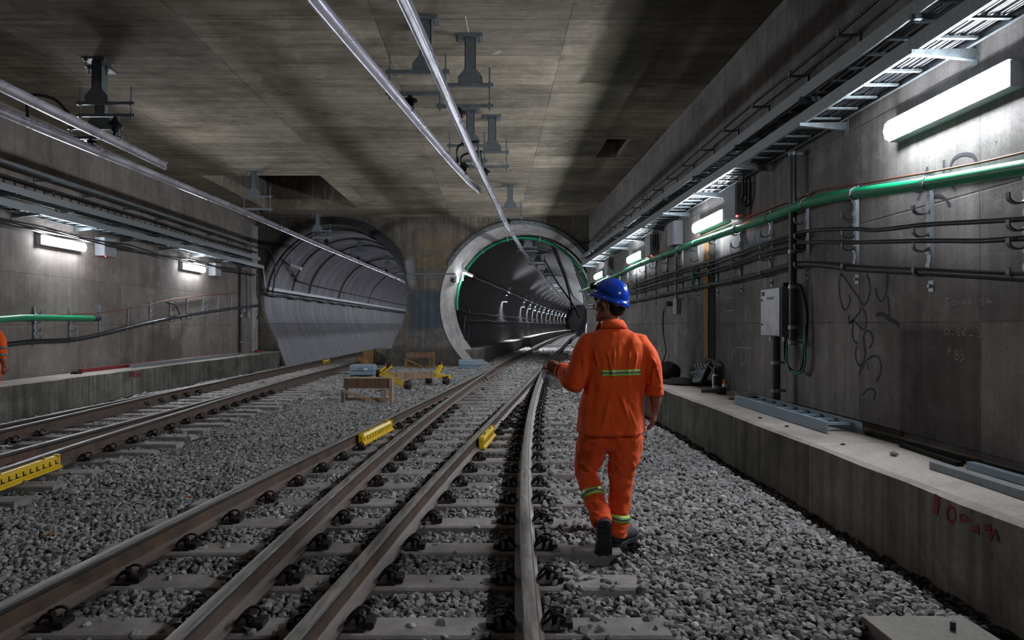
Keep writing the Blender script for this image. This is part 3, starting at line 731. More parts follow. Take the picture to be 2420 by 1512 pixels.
# ------------------------------------------------------------------ cable trays on cantilever brackets
def tray(xi, wall, z, y0, y1, label, step=.325, h=.12, arm_y0=5.1, arm=1.85, top=False):
    sg = 1 if wall > xi else -1; xo = wall-sg*.06; t = thing('cable_tray', label, 'cable tray', (xi, y0, z))
    for x, e in ((xi, 1), (xo, -1)):
        e *= sg
        MB().prism([(x, y0, z), (x+e*.03, y0, z), (x+e*.03, y0, z+.004), (x+e*.004, y0, z+.006), (x+e*.004, y0, z+h-.006), (x+e*.02, y0, z+h-.004), (x+e*.02, y0, z+h), (x, y0, z+h)], (0, y1-y0, 0)).build('side_rail', M['galv'], t)
    base = None; n = int((y1-y0)/step); lim = 95
    for k in range(min(n, lim)):
        y = y0+step*(k+.5)
        if base is None: base = MB().box((0, 0, 0), (abs(xo-xi)-.01, .032, .018)).build('rung', M['galv_dk']); o = base
        else: o = base.copy(); C.objects.link(o)
        o.parent = t; o.location = V((xi+xo)/2, y, z+.03)-t.location
    y = arm_y0; base = None
    while y < y1-.3:
        if y > y0+.1:
            if base is None:
                W = abs(wall-xi)+.06; m = MB(); m.prism([V(0, -.02, 0), V(sg*W, -.02, -.05), V(sg*W, -.02, 0.035), V(0, -.02, .0)+V(0, 0, .028)], (0, .04, 0))
                m.box((sg*(W-.01), 0, 0), (.02, .07, .18)); base = m.build('bracket_arm', M['galv_dk']); o = base
            else: o = base.copy(); C.objects.link(o)
            o.parent = t; o.location = V(xi-sg*.05, y, z-.033)-t.location
        y += arm
    return t
tray(3.12, WR, 3.78, 2.2, 24.6, 'upper cable ladder along the right wall, its rungs empty against the ceiling')
tray(3.12, WR, 3.52, 2.2, 24.9, 'lower cable ladder along the right wall, lit white underneath by the tube lights')
tray(-8.27, WL, 3.78, 9, 24.8, 'upper cable ladder along the left wall beneath the dotted row of anchor holes', arm_y0=12)
tray(-8.27, WL, 3.52, 9, 25.2, 'lower cable ladder along the left wall just above the two tube lights', arm_y0=12.6)
def cable(pts, r, mat, label, cat='cable', group=None, name='cable', n=8, sm=5, sag=0):
    if sm: pts = smoothpts(pts, sm)
    o = MB().tube(pts, r, n).build(name, M[mat], smooth=True, angle=60); return tag(o, label, cat, group)
def run(x, z, y0, y1, st=1.2, jx=.01, jz=.006, seed=0):
    out = []; y = y0; k = 0
    while y < y1: out.append(V(x+jx*sin(k*2.1+seed), y, z+jz*sin(k*1.3+seed*2))); y += st; k += 1
    out.append(V(x, y1, z)); return out
for k, (x, r) in enumerate([(3.165+.0315*q, (.016, .0145, .017, .015)[q % 4]) for q in range(10)]):
    cable(run(x, 3.568+r, 2.2, 24.8, seed=k, jx=.005), r, 'black', 'black cable lying on the lower ladder of the right wall', group='cables on the right lower ladder')
for k, (x, r) in enumerate(((3.22, .016), (3.27, .014), (3.32, .018), (3.38, .014))):
    cable(run(x, 3.828+r, 2.2, 24.6, seed=k+4, jx=.015), r, 'black', 'black cable lying on the upper ladder of the right wall', group='cables on the right upper ladder')
for k, (x, r) in enumerate([(-8.31-.034*q, (.018, .016, .02, .017)[q % 4]) for q in range(9)]):
    cable(run(x, 3.568+r, 9, 25.2, seed=k+9, jx=.007), r, 'black', 'black cable lying on the lower ladder of the left wall', group='cables on the left lower ladder')
for k, (x, r) in enumerate(((-8.4, .02), (-8.5, .016))):
    cable(run(x, 3.828+r, 9, 24.8, seed=k+19, jx=.02), r, 'black', 'black cable lying on the upper ladder of the left wall', group='cables on the left upper ladder')
# cable carried on short wall arms above the trays, both walls
def arm_cable(side, y0, y1, z, label_c, label_a, step=1.1):
    wall = WR if side > 0 else WL; x = wall-side*.2
    cable(run(x, z+.035, y0, y1, 1.1, .004, .012), .016, 'black', label_c)
    y = y0+.4; base = None; k = 0
    while y < y1-.2:
        if base is None:
            base = tag(MB().box((-side*.11, 0, 0), (.22, .04, .02)).box((-side*.01, 0, -.03), (.02, .06, .1)).box((-side*.21, 0, .03), (.015, .04, .05)).build('cable_bracket', M['galv_dk']), 'x', 'bracket', label_a); o = base
        else: o = base.copy(); C.objects.link(o)
        o.location = (wall, y, z); o['label'] = label_a+', %s along' % ordw(k); y += step; k += 1
arm_cable(1, 3.0, 24.6, 4.29, 'thin black cable strung along the right wall above both ladders', 'short arm holding the top cable of the right wall')
duct = MB().prism([V(-8.38, 9, 4.25), V(-8.30, 9, 4.25), V(-8.30, 9, 4.31), V(-8.38, 9, 4.31)], (0, 15.6, 0)).build('cable_duct', M['galv_dk']); tag(duct, 'slim grey steel duct running highest along the left wall', 'duct')
for k in range(10):
    o = MB().box((WL+.17, 10+1.6*k, 4.235), (.36, .05, .03)).box((WL+.01, 10+1.6*k, 4.2), (.02, .08, .16)).build('cable_bracket', M['galv_dk']); tag(o, 'arm under the top grey duct of the left wall, %s along' % ordw(k), 'bracket', 'arms under the left duct')
cable(run(WL+.15, 4.11, 9, 25.2, 1.4, .01, .01), .028, 'black', 'thick black cable above the dotted anchor holes on the left wall')
base = None
for k in range(10):
    o = MB().box((WL+.09, 10.3+1.6*k, 4.065), (.18, .03, .025)).build('cable_bracket', M['galv_dk']); tag(o, 'peg holding the thick black cable of the left wall, %s along' % ordw(k), 'bracket', 'pegs under the thick left cable')
# bundle slung under the left trays, and loose ends to the lamps
for k in range(3):
    pts = [V(-8.42+.05*sin(j*1.9+k), 9+1.0*j, 3.34-.05*abs(sin(j*.9+k))-.03*k) for j in range(17)]
    cable(pts, .017, 'black', 'black cable slung loosely below the lower ladder of the left wall', group='slung cables of the left wall')
cable([V(WL+.06, 12.3, 3.33), V(WL+.1, 13.0, 3.27), V(WL+.08, 13.9, 3.22), V(WL+.1, 15.1, 3.3), V(WL+.1, 15.3, 3.4)], .012, 'white', 'thin pale lamp cable above the larger left tube light')
cable([V(WL+.06, 18.3, 3.33), V(WL+.1, 19.4, 3.28), V(WL+.08, 20.6, 3.2), V(WL+.1, 21.2, 3.3)], .012, 'white', 'thin pale lamp cable above the smaller left tube light')

# ------------------------------------------------------------------ cable racks and wall cables
def rack(side, label, group, hooks, H):
    t = thing('cable_rack', label, 'cable rack', (0, 0, 0), group)
    m = MB(); m.box((-side*.015, 0, H/2), (.03, .045, H)); n = int(H/.12)
    for k in range(n): m.box((-side*.034, 0, .06+.12*k), (.012, .05, .05))
    m.build('upright', M['galv'], t)
    for hz in hooks:
        pts = [V(-side*.02, 0, hz+.02), V(-side*.06, -.0, hz-.015), V(-side*.11, 0, hz-.02), V(-side*.15, 0, hz+.005), V(-side*.155, 0, hz+.05)]
        h = MB(); q = smoothpts(pts, 3)
        for a, b in zip(q, q[1:]): h.bar(a, b+(b-a)*.1, .035, .01, up=(0, 0, 1) if abs((b-a).z) < abs((b-a).x) else (1, 0, 0))
        h.build('hook', M['galv_dk'], t)
    MB().box((-side*.006, 0, -.1), (.012, .06, .09)).cyl(V(-side*.012, 0, -.1), V(-side*.035, 0, -.1), .015, 6).build('fixing_plate', M['galv'], t)
    return t
C3 = [(3.2, 1.78), (4.46, 1.83), (5.6, 1.93), (6.74, 2.06), (7.8, 2.17), (8.8, 2.15), (9.9, 2.13), (11.9, 2.12), (14, 2.09), (17, 2.06), (24, 2.04)]
RY = [3.4, 4.57, 5.6, 6.74, 7.8, 8.8, 9.87, 10.9, 11.9, 12.9, 14, 15, 16, 17, 18.1, 19.2, 20.3]
r0 = rack(1, 'x', 'cable racks of the right wall', (.0, .2, .32, .5, .68), .82)
for k, y in enumerate(RY):
    o = r0 if k == 0 else dup(r0); o.location = (WR, y, lin(y, C3)-.02); o['label'] = 'galvanized rack with hooks on the right wall under the green pipe, %s from the camera' % ordw(k)
XR_ = WR-.13
def wallcable(pix, X, r, mat, label, name='cable', y0=None, ext=None, n=10):
    pts = [atX(a, b, X) for a, b in pix]
    if y0: d = (pts[0]-pts[1]).normalized(); pts = [pts[0]+d*y0]+pts
    if ext: pts += [V(*e) for e in ext]
    return cable(pts, r, mat, label, name=name, n=n)
gp = wallcable([(2420, 395), (2160, 438), (2000, 460), (1905, 480), (1830, 510), (1720, 548), (1600, 590), (1500, 630), (1440, 657)], XR_, .052, 'green', 'thick green pipe running along the right wall', 'pipe', 1.6, [(WR-.2, 23.5, 2.78), (WR-.25, 25.2, 2.75), (3.28, 26.0, 2.75)], 16); gp['category'] = 'pipe'
for k, y in enumerate([4.35, 5.45, 6.55, 7.6, 8.6, 9.7, 10.7, 11.7, 12.7, 13.8, 14.8, 15.8]):
    pix = [(2420, 395), (2160, 438), (2000, 460), (1905, 480), (1830, 510), (1720, 548), (1600, 590), (1500, 630)]; q = [atX(a, b, XR_) for a, b in pix]
    z = lin(y, [(p.y, p.z) for p in q]); m = MB().tube([V(XR_, y-.02, z), V(XR_, y+.02, z)], .06, 16); m.build('strap', M['galv_dk'], gp)
black = [([(2420, 517), (2312, 524), (2184, 531), (2069, 544), (2018, 541), (1902, 547), (1803, 575), (1706, 610), (1605, 638), (1488, 677)], .019, 'upper black cable on the hooks of the right wall below the green pipe'),
         ([(2420, 563), (2312, 569), (2184, 569), (2005, 573), (1902, 574), (1803, 597), (1706, 630), (1605, 658), (1488, 690)], .019, 'middle black cable on the hooks of the right wall'),
         ([(2420, 655), (2159, 641), (2030, 634.6), (1890, 624), (1803, 645), (1728.6, 662.7), (1638.6, 680.7), (1560, 697.5), (1488, 713)], .033, 'thickest black cable, lowest on the hooks of the right wall')]
for pix, r, lb in black: wallcable(pix, XR_+.02, r, 'black', lb, y0=1.5, ext=[(WR-.12, 20.5, CH+.55+.1*(r < .03)), (WR-.12, 25.2, CH+.6+.1*(r < .03))])
wallcable([(1902, 556), (1803, 583), (1706, 618), (1605, 645), (1488, 683)], XR_+.05, .016, 'black', 'second black cable behind the upper one, starting at the dark upright pipe')
wallcable([(1902, 583), (1803, 605), (1706, 637), (1605, 664), (1488, 696)], XR_+.05, .016, 'black', 'extra black cable hanging just under the middle cable')
wallcable([(2420, 360), (2312, 385), (2190, 408), (2060, 430), (1932, 450), (1905, 462), (1800, 500), (1700, 540), (1600, 583), (1500, 620)], WR-.03, .009, 'copper', 'thin reddish copper wire just above the green pipe', name='wire', y0=1.5)
# left wall racks, green pipe end, dark cable
LXK = [78, 162, 233, 300, 352, 400, 440, 478, 513, 545, 575, 598]
LC3 = [(12.6, 1.5-36*12.6/F+.04), (14, 1.22), (15.1, 1.32), (17, 1.5), (19.5, 1.66), (21.5, 1.80), (25, 1.97)]
r1 = rack(-1, 'x', 'cable racks of the left wall', (.02, .18, .34, .5), .62)
for k, px in enumerate(LXK):
    y = F*(-WL)/(CX-px); o = r1 if k == 0 else dup(r1); o.location = (WL, y, lin(y, LC3)-.03); o['label'] = 'galvanized rack with hooks low on the left wall, %s from the camera side' % ordw(k)
lc = wallcable([(5, 815), (80, 807), (170, 803), (240, 790), (330, 768), (430, 747), (520, 733), (610, 722)], WL+.1, .045, 'black', 'thick dark cable climbing along the racks low on the left wall', y0=2)
g2 = wallcable([(0, 754), (60, 750), (140, 751), (222, 752)], WL+.13, .058, 'green', 'short green pipe ending in a black cap on the left wall', 'pipe', 2.5, n=16); g2['category'] = 'pipe'
MB().cyl(atX(220, 752, WL+.13), atX(233, 752, WL+.13), .064, 16).build('end_cap', M['rubber'], g2)
wallcable([(0, 748), (120, 744), (240, 738), (340, 722), (420, 705), (520, 695), (600, 690)], WL+.03, .012, 'copper', 'thin reddish wire above the racks of the left wall', name='wire', y0=2)
cable([atX(395, 713, WL+.05), atX(415, 722, WL+.12), atX(425, 745, WL+.1), atX(427, 756, WL+.06)], .016, 'black', 'short looping cable on the left wall between racks')
# upright conduits
def conduit(x, y, z0, z1, r, label, mat='conduit', clamps=()):
    o = MB().cyl(V(x, y, z0), V(x, y, z1), r, 16).build('conduit', M[mat], smooth=True, angle=50); tag(o, label, 'pipe')
    for c in clamps: MB().cyl(V(x, y, c-.02), V(x, y, c+.02), r+.008, 16).box((x+(.06 if x > 0 else -.06), y, c), (.1, .03, .03)).build('pipe_clamp', M['galv'], o)
    return o
conduit(3.42, 7.9, 1.27, 3.47, .042, 'dark upright pipe passing behind the green pipe above the steel cabinet', clamps=(3.44, 2.33, 1.93, 1.47, 1.3))
conduit(3.36, 8.22, .53, 1.36, .05, 'dark upright pipe from the ledge up to the steel cabinet', clamps=(1.05, .72))
conduit(WL+.08, 23.8, .53, 3.5, .05, 'dark upright pipe on the left wall near the tunnel mouth', clamps=(1.8, .9))
o = conduit(WL+.07, 24.5, 1.9, 3.35, .025, 'thin grey upright conduit beside the dark pipe on the left wall', 'galv_dk', (3.2, 2.2))
MB().box((WL+.07, 24.5, 1.85), (.1, .16, .2)).build('socket', M['greybox'], o)
conduit(WR-.05, 13.2, 2.0, 2.99, .022, 'thin grey conduit dropping from a grey box to the wall socket', 'galv_dk', (2.6,))
# junction boxes
def jbox(x, y0, y1, z0, z1, label, wall, led=False, glands=3):
    t = thing('junction_box', label, 'electrical box', ((x+wall)/2, (y0+y1)/2, z0)); sg = 1 if wall > 0 else -1
    MB().mm(min(x, wall-sg*.0), max(x, wall), y0, y1, z0, z1).build('body', M['greybox'], t, bevel=.008)
    MB().mm(min(x-sg*.015, x), max(x-sg*.015, x), y0+.01, y1-.01, z0+.01, z1-.01).build('lid', M['greybox'], t, bevel=.006)
    for k in range(glands):
        y = y0-.04; x_ = wall-sg*(.05+.045*k); m = MB().tube(smoothpts([V(x_, y0, z0+.12+.05*k), V(x_, y0-.07, z0+.12+.05*k), V(x_, y0-.12, z0+.2+.05*k), V(x_, y0-.13, z1+.05)], 4), .014, 8)
        m.build('cable_tail', M['black'], t)
    if led: MB().ell((x+.02, y0+.03, z0-.012), .014, seg=10, rings=6).build('indicator', M['led'], t)
    return t
jbox(3.36, 9.56, 10.0, 3.01, 3.46, 'grey electrical box with a red indicator and looping tails under the right ladder', WR, True)
jbox(3.38, 12.9, 13.35, 2.99, 3.44, 'grey electrical box above the thin conduit on the right wall', WR, glands=0)
jbox(3.38, 14.8, 15.3, 2.98, 3.42, 'grey electrical box with looping tails before the third right light', WR, True)
jbox(3.38, 20.3, 20.8, 2.98, 3.42, 'grey electrical box with looping tails beside the farthest right wall light', WR)
jbox(-8.5, 15.2, 15.7, 3.01, 3.42, 'grey electrical box beside the larger left tube light', WL, True, 0)
jbox(-8.5, 21.3, 21.75, 3.0, 3.4, 'grey electrical box beside the smaller left tube light', WL, False, 0)
t = thing('wall_socket', 'small grey socket box with a black plug and hanging flex on the right wall', 'socket', (WR, 13.3, 1.75))
MB().mm(WR-.09, WR, 13.05, 13.3, 1.7, 2.0).build('body', M['greybox'], t, bevel=.006); MB().cyl(V(WR-.05, 13.33, 1.9), V(WR-.16, 13.42, 1.9), .045, 12).build('plug', M['black'], t)
MB().tube(smoothpts([V(WR-.15, 13.45, 1.9), V(WR-.12, 13.9, 1.75), V(WR-.07, 14.1, 1.3), V(WR-.07, 13.9, .95), V(WR-.1, 14.3, .6)], 5), .012, 6).build('flex', M['black'], t)
# steel cabinet
t = thing('steel_cabinet', 'brushed steel electrical cabinet on the right wall between two dark pipes', 'cabinet', (3.4, 8.3, 1.36))
MB().mm(3.345, WR, 8.03, 8.6, 1.36, 1.94).build('body', M['galv_dk'], t, bevel=.006)
d = MB().mm(3.325, 3.345, 8.05, 8.595, 1.37, 1.93).build('door', M['steelbox'], t, bevel=.004)
MB().mm(3.322, 3.326, 8.47, 8.56, 1.85, 1.9).build('label_plate', M['black'], d); MB().mm(3.322, 3.326, 8.2, 8.4, 1.8, 1.83).build('name_plate', M['galv_dk'], d)
for z in (1.5, 1.8): MB().cyl(V(3.326, 8.55, z), V(3.315, 8.55, z), .012, 12).build('lock', M['black'], d)
MB().mm(3.38, 3.5, 8.06, 8.16, 1.94, 1.99).build('top_gland', M['black'], t)
for y in (8.12, 8.35, 8.5): MB().cyl(V(3.42, y, 1.3), V(3.42, y, 1.36), .025, 10).build('gland', M['galv'], t)
cable([V(3.42, 8.12, 1.33), V(3.41, 8.08, 1.1), V(3.42, 7.95, .98), V(3.46, 7.78, 1.0), V(3.48, 7.74, 1.25), V(3.5, 7.72, 1.6), V(3.46, 7.76, 1.9), V(3.42, 7.8, 1.95)], .018, 'black', 'black cable looping below the steel cabinet')
cable([V(3.44, 8.1, 1.3), V(3.40, 8.0, 1.05), V(3.42, 7.88, .95), V(3.47, 7.72, 1.03), V(3.47, 7.7, 1.5)], .012, 'green', 'thin green cable looping below the steel cabinet')

# ------------------------------------------------------------------ overhead conductor rails and hangers
def orail(pts, label):
    pr = [(-.05, .11), (.05, .11), (.05, .1), (.022, .092), (.018, .045), (.034, .03), (.034, .018), (.012, .0), (.007, -.012), (-.007, -.012), (-.012, 0), (-.034, .018), (-.034, .03), (-.018, .045), (-.022, .092), (-.05, .1)]
    o = MB().sweep(pts, pr).build('conductor_rail', M['alu']); return tag(o, label, 'overhead rail')
ZR = 4.16
Q = [(-1.2, 1.5), (-.73, 5.78), (-.585, 7.8), (-.37, 10.5), (-.0, 14.67), (.44, 19.5), (.92, 23.7)]
qf = lambda y: lin(y, [(b, a) for a, b in Q]) if y < 23.7 else RC(y)-.17+.0
qs = smooth_curve([(y, qf(y)) for y in np.arange(1.0, 120, 1.5)], 9)
orail([V(qs(y), y, ZR) for y in np.arange(2.0, 118, .8)], 'long overhead conductor rail running above the central track into the right tunnel')
Pp = [(-1.98, 1.5), (-1.51, 5.78), (-1.085, 8.77), (-.77, 11.16), (-.42, 13.4), (-.31, 14.1)]
pf = lambda y: lin(y, [(b, a) for a, b in Pp]); ps = smooth_curve([(y, pf(y)) for y in np.arange(1.5, 14.6, .5)], 7)
orail([V(ps(y), y, ZR+.0*y) for y in np.arange(2.0, 13.5, .4)]+[V(ps(14.0), 14.0, ZR+.03), V(ps(14.4), 14.5, ZR+.07)], 'overhead conductor rail ending short above the centre, nearest the long one')
sf = lambda y: lin(y, [(6, -6.32), (9, -6.25), (12, -6.15), (16, -6.0), (24, -5.9), (40, -5.55), (90, -5.6)])
orail([V(sf(y), y, ZR) for y in np.arange(6, 92, 1.0)], 'overhead conductor rail passing along the left into the left tunnel')
orail([V(-5.6, y, ZR+.0) for y in np.arange(5.5, 12.3, .4)], 'overhead conductor rail on the left that ends before the ceiling shaft')
def hanger(x, y, z1, z2, w_, xi, label, zc=ZC, rz=ZR+.1, dbl=False, base=None):
    t = thing('ceiling_hanger', label, 'hanger', (x, y, zc), 'hangers of the overhead rails')
    MB().box((x, y, zc-.01), (.34, .3, .02)).build('base_plate', M['galv_dk'], t)
    for sx in (-.13, .13):
        MB().cyl(V(x+sx, y-.1, zc-.02), V(x+sx, y-.1, zc-.12), .012, 8).box((x+sx, y-.1, zc-.035), (.045, .045, .02)).build('anchor_bolt', M['galv'], t)
    c = z1+.1
    MB().mm(x-.075, x+.075, y-.045, y-.035, c, zc).mm(x-.075, x-.065, y-.045, y+.045, c, zc).mm(x+.065, x+.075, y-.045, y+.045, c, zc).build('column', M['galv_dk'], t)
    MB().prism([V(x-.17, y-.055, z1), V(x+.17, y-.055, z1), V(x+.17, y-.055, z1+.09), V(x+.08, y-.055, z1+.2), V(x-.08, y-.055, z1+.2), V(x-.17, y-.055, z1+.09)], (0, .012, 0)).build('gusset_plate', M['galv_dk'], t)
    cx = (x+xi)/2 if abs(x-xi) < .5 else x
    for z in (z1, z2):
        m = MB(); m.mm(cx-w_/2, cx+w_/2, y-.07, y-.03, z-.045, z).mm(cx-w_/2, cx+w_/2, y-.03, y+.0, z-.005, z); m.build('cross_bar', M['galv_dk'], t)
    for sx in (-1, 1):
        m = MB().cyl(V(cx+sx*(w_/2-.05), y-.05, z2-.1), V(cx+sx*(w_/2-.05), y-.05, z1+.22), .011, 8)
        for z in (z1, z2): m.lathe([(.022, 0), (.022, .02)], V(cx+sx*(w_/2-.05), y-.05, z), n=6).lathe([(.022, 0), (.022, .02)], V(cx+sx*(w_/2-.05), y-.05, z-.065), n=6)
        m.build('threaded_rod', M['galv_dk'], t)
    top = z2-.045; h = top-rz
    if h > .08:
        MB().lathe([(.02, 0), (.03, h*.1), (.03, h*.3), (.055, h*.35), (.045, h*.5), (.06, h*.55), (.1, h*.6), (.09, h*.72), (.04, h*.85), (.02, h)], V(xi, y-.05, rz), n=20).build('insulator', M['black'], t, smooth=True)
    MB().mm(xi-.06, xi+.06, y-.09, y-.01, rz-.01, rz+.03).build('rail_clamp', M['galv'], t)
    return t
hanger(-.86, 9.0, 4.78, 4.5, .82, ps(9.0), 'ceiling hanger highest in the photo, partly behind the long conductor rail')
hanger(-.30, 9.55, 4.8, 4.51, .78, qs(9.5), 'ceiling hanger with a bright scratch above its base, right of the long rail')
hanger(-.40, 12.8, 4.81, 4.53, .74, ps(12.8), 'ceiling hanger beside the black cable loop, left one of the nested pair')
hanger(0, 13.2, 4.79, 4.51, .78, qs(13.2), 'ceiling hanger at the right of the nested pair above the centre')
hanger(.51, 19.6, 4.81, 4.54, .77, qs(19.6), 'lone ceiling hanger closest to the right tunnel mouth')
hanger(-5.9, 10.4, 4.82, 4.64, .86, -5.62, 'ceiling hanger over the two left conductor rails, shaft type with doubled bars')
hanger(-6.05, 10.75, 4.55, 4.4, .84, sf(10.75), 'lower bar set of the left hanger holding the outer rail')
hanger(-6.17, 18.0, 4.83, 4.51, .77, sf(18), 'ceiling hanger in front of the dark ceiling shaft')
hanger(-6.2, 24.7, 4.85, 4.6, .7, sf(24.7), 'ceiling hanger at the crown of the left tunnel mouth')
for k, y in enumerate((30, 37, 44, 52)): hanger(sf(y)+.05, y, 4.72, 4.48, .75, sf(y), 'hanger inside the left tunnel, %s from its mouth' % ordw(k), zc=5.12)
for k, y in enumerate((27.4, 33.5, 41, 48.5, 56, 64)): hanger(RC(y)-.1, y, 4.58, 4.42, .8, qs(y), 'hanger inside the right tunnel, %s from its mouth' % ordw(k), zc=4.84)
jx = ps(12.1); loop = [V(jx+.02, 12.0, ZR+.13), V(jx+.05, 11.9, ZR+.4), V(jx+.35, 11.8, ZR+.45), V(qs(11.9), 11.8, ZR+.4), V(qs(12)+.02, 11.95, ZR+.12)]
cable(loop, .02, 'black', 'black jumper cable looping between the two central conductor rails', group='jumper loop')
cable([p+V(.05, .35, -.08 if 0 < i < 4 else 0) for i, p in enumerate(loop)], .02, 'black', 'lower black jumper cable of the pair between the central conductor rails', group='jumper loop')
cable([V(-5.6, 9.2, ZR+.13), V(-5.75, 9.1, ZR+.3), V(-6.0, 9.0, ZR+.3), V(sf(9.2)+.02, 9.3, ZR+.12)], .02, 'black', 'black jumper cable between the two left conductor rails')

# ------------------------------------------------------------------ tunnel mouth fittings
tag(MB().cyl(V(-3.5, YE-.05, 3.36), V(-1.35, YE-.05, 3.36), .03, 12).build('conduit', M['galv'], smooth=True), 'pale horizontal pipe across the pillar between the two tunnels', 'pipe')
def arc(c, r, y, a0, a1, n=30): return [V(c[0]+r*cos(radians(a)), y, c[1]+r*sin(radians(a))) for a in np.linspace(a0, a1, n)]
for k, (r, a0, a1) in enumerate(((2.73, 5, 165), (2.78, 18, 150), (2.83, 24, 146), (2.88, 28, 140), (2.93, 32, 132))):
    cable(arc(LB, r, YE-.06-.01*(k % 2), a0, a1), .028, 'black', 'black cable bent over the mouth of the left tunnel', group='cables over the left tunnel mouth', sm=0)
for k, (y, a0, a1, r) in enumerate(((26.1, 12, 176, .035), (26.6, 5, 178, .02), (29.2, 8, 172, .03), (31.8, 8, 172, .03), (38, 10, 172, .03), (47, 10, 172, .025))):
    cable(arc((LB[0], LB[1]), LB[2]-.05, y, a0, a1), r, 'black', 'black cable arching over the lining of the left tunnel, %s from its mouth' % ordw(k), sm=0)
for a in (35, 52, 70, 88, 108, 126):
    tag(MB().bar(V(LB[0]+2.68*cos(radians(a)), YE-.03, LB[1]+2.68*sin(radians(a))), V(LB[0]+2.97*cos(radians(a)), YE-.03, LB[1]+2.97*sin(radians(a))), .04, .03, up=(0, 1, 0)).build('cable_clamp', M['galv_dk']), 'clamp across the bent cables over the left tunnel mouth', 'clamp', 'clamps over the left tunnel mouth')
# descending ladder and walkway tray on the left tunnel wall
t = thing('cable_tray', 'short upright cable ladder dropping at the left tunnel mouth', 'cable tray', (-8.3, 25.2, 2.6))
a_, b_ = V(-8.3, 25.15, 3.6), V(-8.3, 25.42, 2.75)
for dx in (0, -.34): MB().bar(a_+V(dx, 0, 0), b_+V(dx, 0, 0), .03, .09, up=(0, 1, 0)).build('side_rail', M['galv'], t)
for k in range(7): p = a_.lerp(b_, (k+.5)/7); MB().bar(p, p+V(-.34, 0, 0), .03, .02).build('rung', M['galv_dk'], t)
def lw(z): return LB[0]-sqrt(LB[2]**2-(z-LB[1])**2)
t = thing('cable_tray', 'pale cable ladder running low along the curved wall of the left tunnel', 'cable tray', (-8.2, 40, 2.7))
MB().prism([V(lw(2.78)+.26, YE, 2.76), V(lw(2.78)+.29, YE, 2.76), V(lw(2.78)+.29, YE, 2.88), V(lw(2.78)+.26, YE, 2.88)], (0, 55, 0)).build('side_rail', M['galv'], t)
MB().prism([V(lw(2.78)+.04, YE, 2.76), V(lw(2.78)+.07, YE, 2.76), V(lw(2.78)+.07, YE, 2.88), V(lw(2.78)+.04, YE, 2.88)], (0, 55, 0)).build('side_rail', M['galv'], t)
base = None
for k in range(60):
    if base is None: base = MB().box((0, 0, 0), (.22, .04, .02)).build('rung', M['galv_dk']); o = base
    else: o = base.copy(); C.objects.link(o)
    o.parent = t; o.location = V(lw(2.78)+.17, YE+.3+.5*k, 2.78)-t.location
for k in range(3): cable([V(lw(2.66)+.09+.03*k, YE+.1+j*1.3, 2.69-.06*(j % 2)-.03*k) for j in range(34)], .018, 'black', 'black cable sagging below the ladder in the left tunnel', group='sagging cables in the left tunnel', sm=3)
cable([V(lw(3.6)+.05, YE+.2, 4.1), V(lw(3.9)+.1, YE+1.5, 3.9), V(lw(3.5)+.1, YE+3.4, 3.5), V(lw(3.3)+.06, YE+6, 3.33), V(lw(3.3)+.06, 50, 3.33), V(lw(3.3)+.06, 75, 3.33)], .035, 'black', 'thick black cable crossing down the lining of the left tunnel')
t = thing('bracket_light', 'unlit white tube light on a bracket inside the left tunnel', 'light', (-7.8, 27.2, 3.7))
MB().bar(V(-7.95, 27.2, 4.25), V(-7.9, 27.2, 3.5), .05, .05, up=(0, 1, 0)).build('bracket', M['galv'], t); MB().cyl(V(-7.88, 27.15, 3.82), V(-7.45, 27.15, 3.68), .07, 14).build('tube', M['white'], t, smooth=True)
t = thing('bracket_light', 'unlit white tube light on a bracket at the collar of the right tunnel', 'light', (-1.2, 26.2, 3.4))
MB().bar(V(-1.12, 26.2, 3.85), V(-1.1, 26.2, 3.15), .05, .05, up=(0, 1, 0)).build('bracket', M['galv'], t); MB().cyl(V(-1.08, 26.15, 3.48), V(-.72, 26.15, 3.33), .06, 14).build('tube', M['white'], t, smooth=True)
cable([V(-8.5, 25.1, 4.3), V(-8.1, 25.3, 4.2), V(-7.95, 25.4, 3.6), V(-8.0, 25.45, 2.9), V(-8.1, 25.45, 2.7)], .03, 'black', 'black cable arching down beside the left tunnel mouth')
cable([V(-8.45, 25.0, 3.5), V(-8.5, 25.1, 2.6), V(-8.4, 25.2, 2.1), V(-8.55, 25.2, 1.7)], .02, 'black', 'loose black cable hanging at the end of the left wall')
g = cable([p for p in arc((1.2, 2.28), 2.54, 26.55, 185, -8, 40)], .05, 'green', 'green pipe arching round the inside of the right tunnel mouth', 'pipe', name='pipe', sm=0)
for a in (150, 128, 104, 76, 52, 30): 
    d = V(cos(radians(a)), 0, sin(radians(a))); MB().bar(V(1.2, 26.5, 2.28)+d*2.46, V(1.2, 26.5, 2.28)+d*2.64, .04, .12, up=(0, 1, 0)).build('strap', M['galv'], g)
for k in range(4):
    cable([p+V(-.02*k, .05*k, -.0) for p in arc((1.2, 2.28), 2.5-.03*k, 26.7, 42-4*k, -30, 14)], .022, 'black', 'black cable draped down the right side of the right tunnel mouth', group='cables draped at the right tunnel mouth', sm=0)
cable([V(2.6, 27.5, 4.0), V(2.95, 27.8, 3.2), V(3.2, 28.2, 2.4), V(3.3, 29, 1.9)], .03, 'black', 'thick black cable sagging inside the right tunnel')
cable([V(2.2, 29.5, 4.3), V(2.7, 29.5, 3.4), V(3.4, 30, 2.5), V(3.9, 31, 1.8)], .03, 'black', 'second thick black cable hanging deeper inside the right tunnel')
lp = []
for k in range(50): a = k/50*4*pi; lp.append(V(-.98+.0*k+.08*cos(a)+.12*0, 26.7+.1*cos(a), 1.28+.52*sin(a)))
cable(lp, .025, 'black', 'black cable coil standing on the walkway inside the right tunnel', name='cable_coil', sm=0)
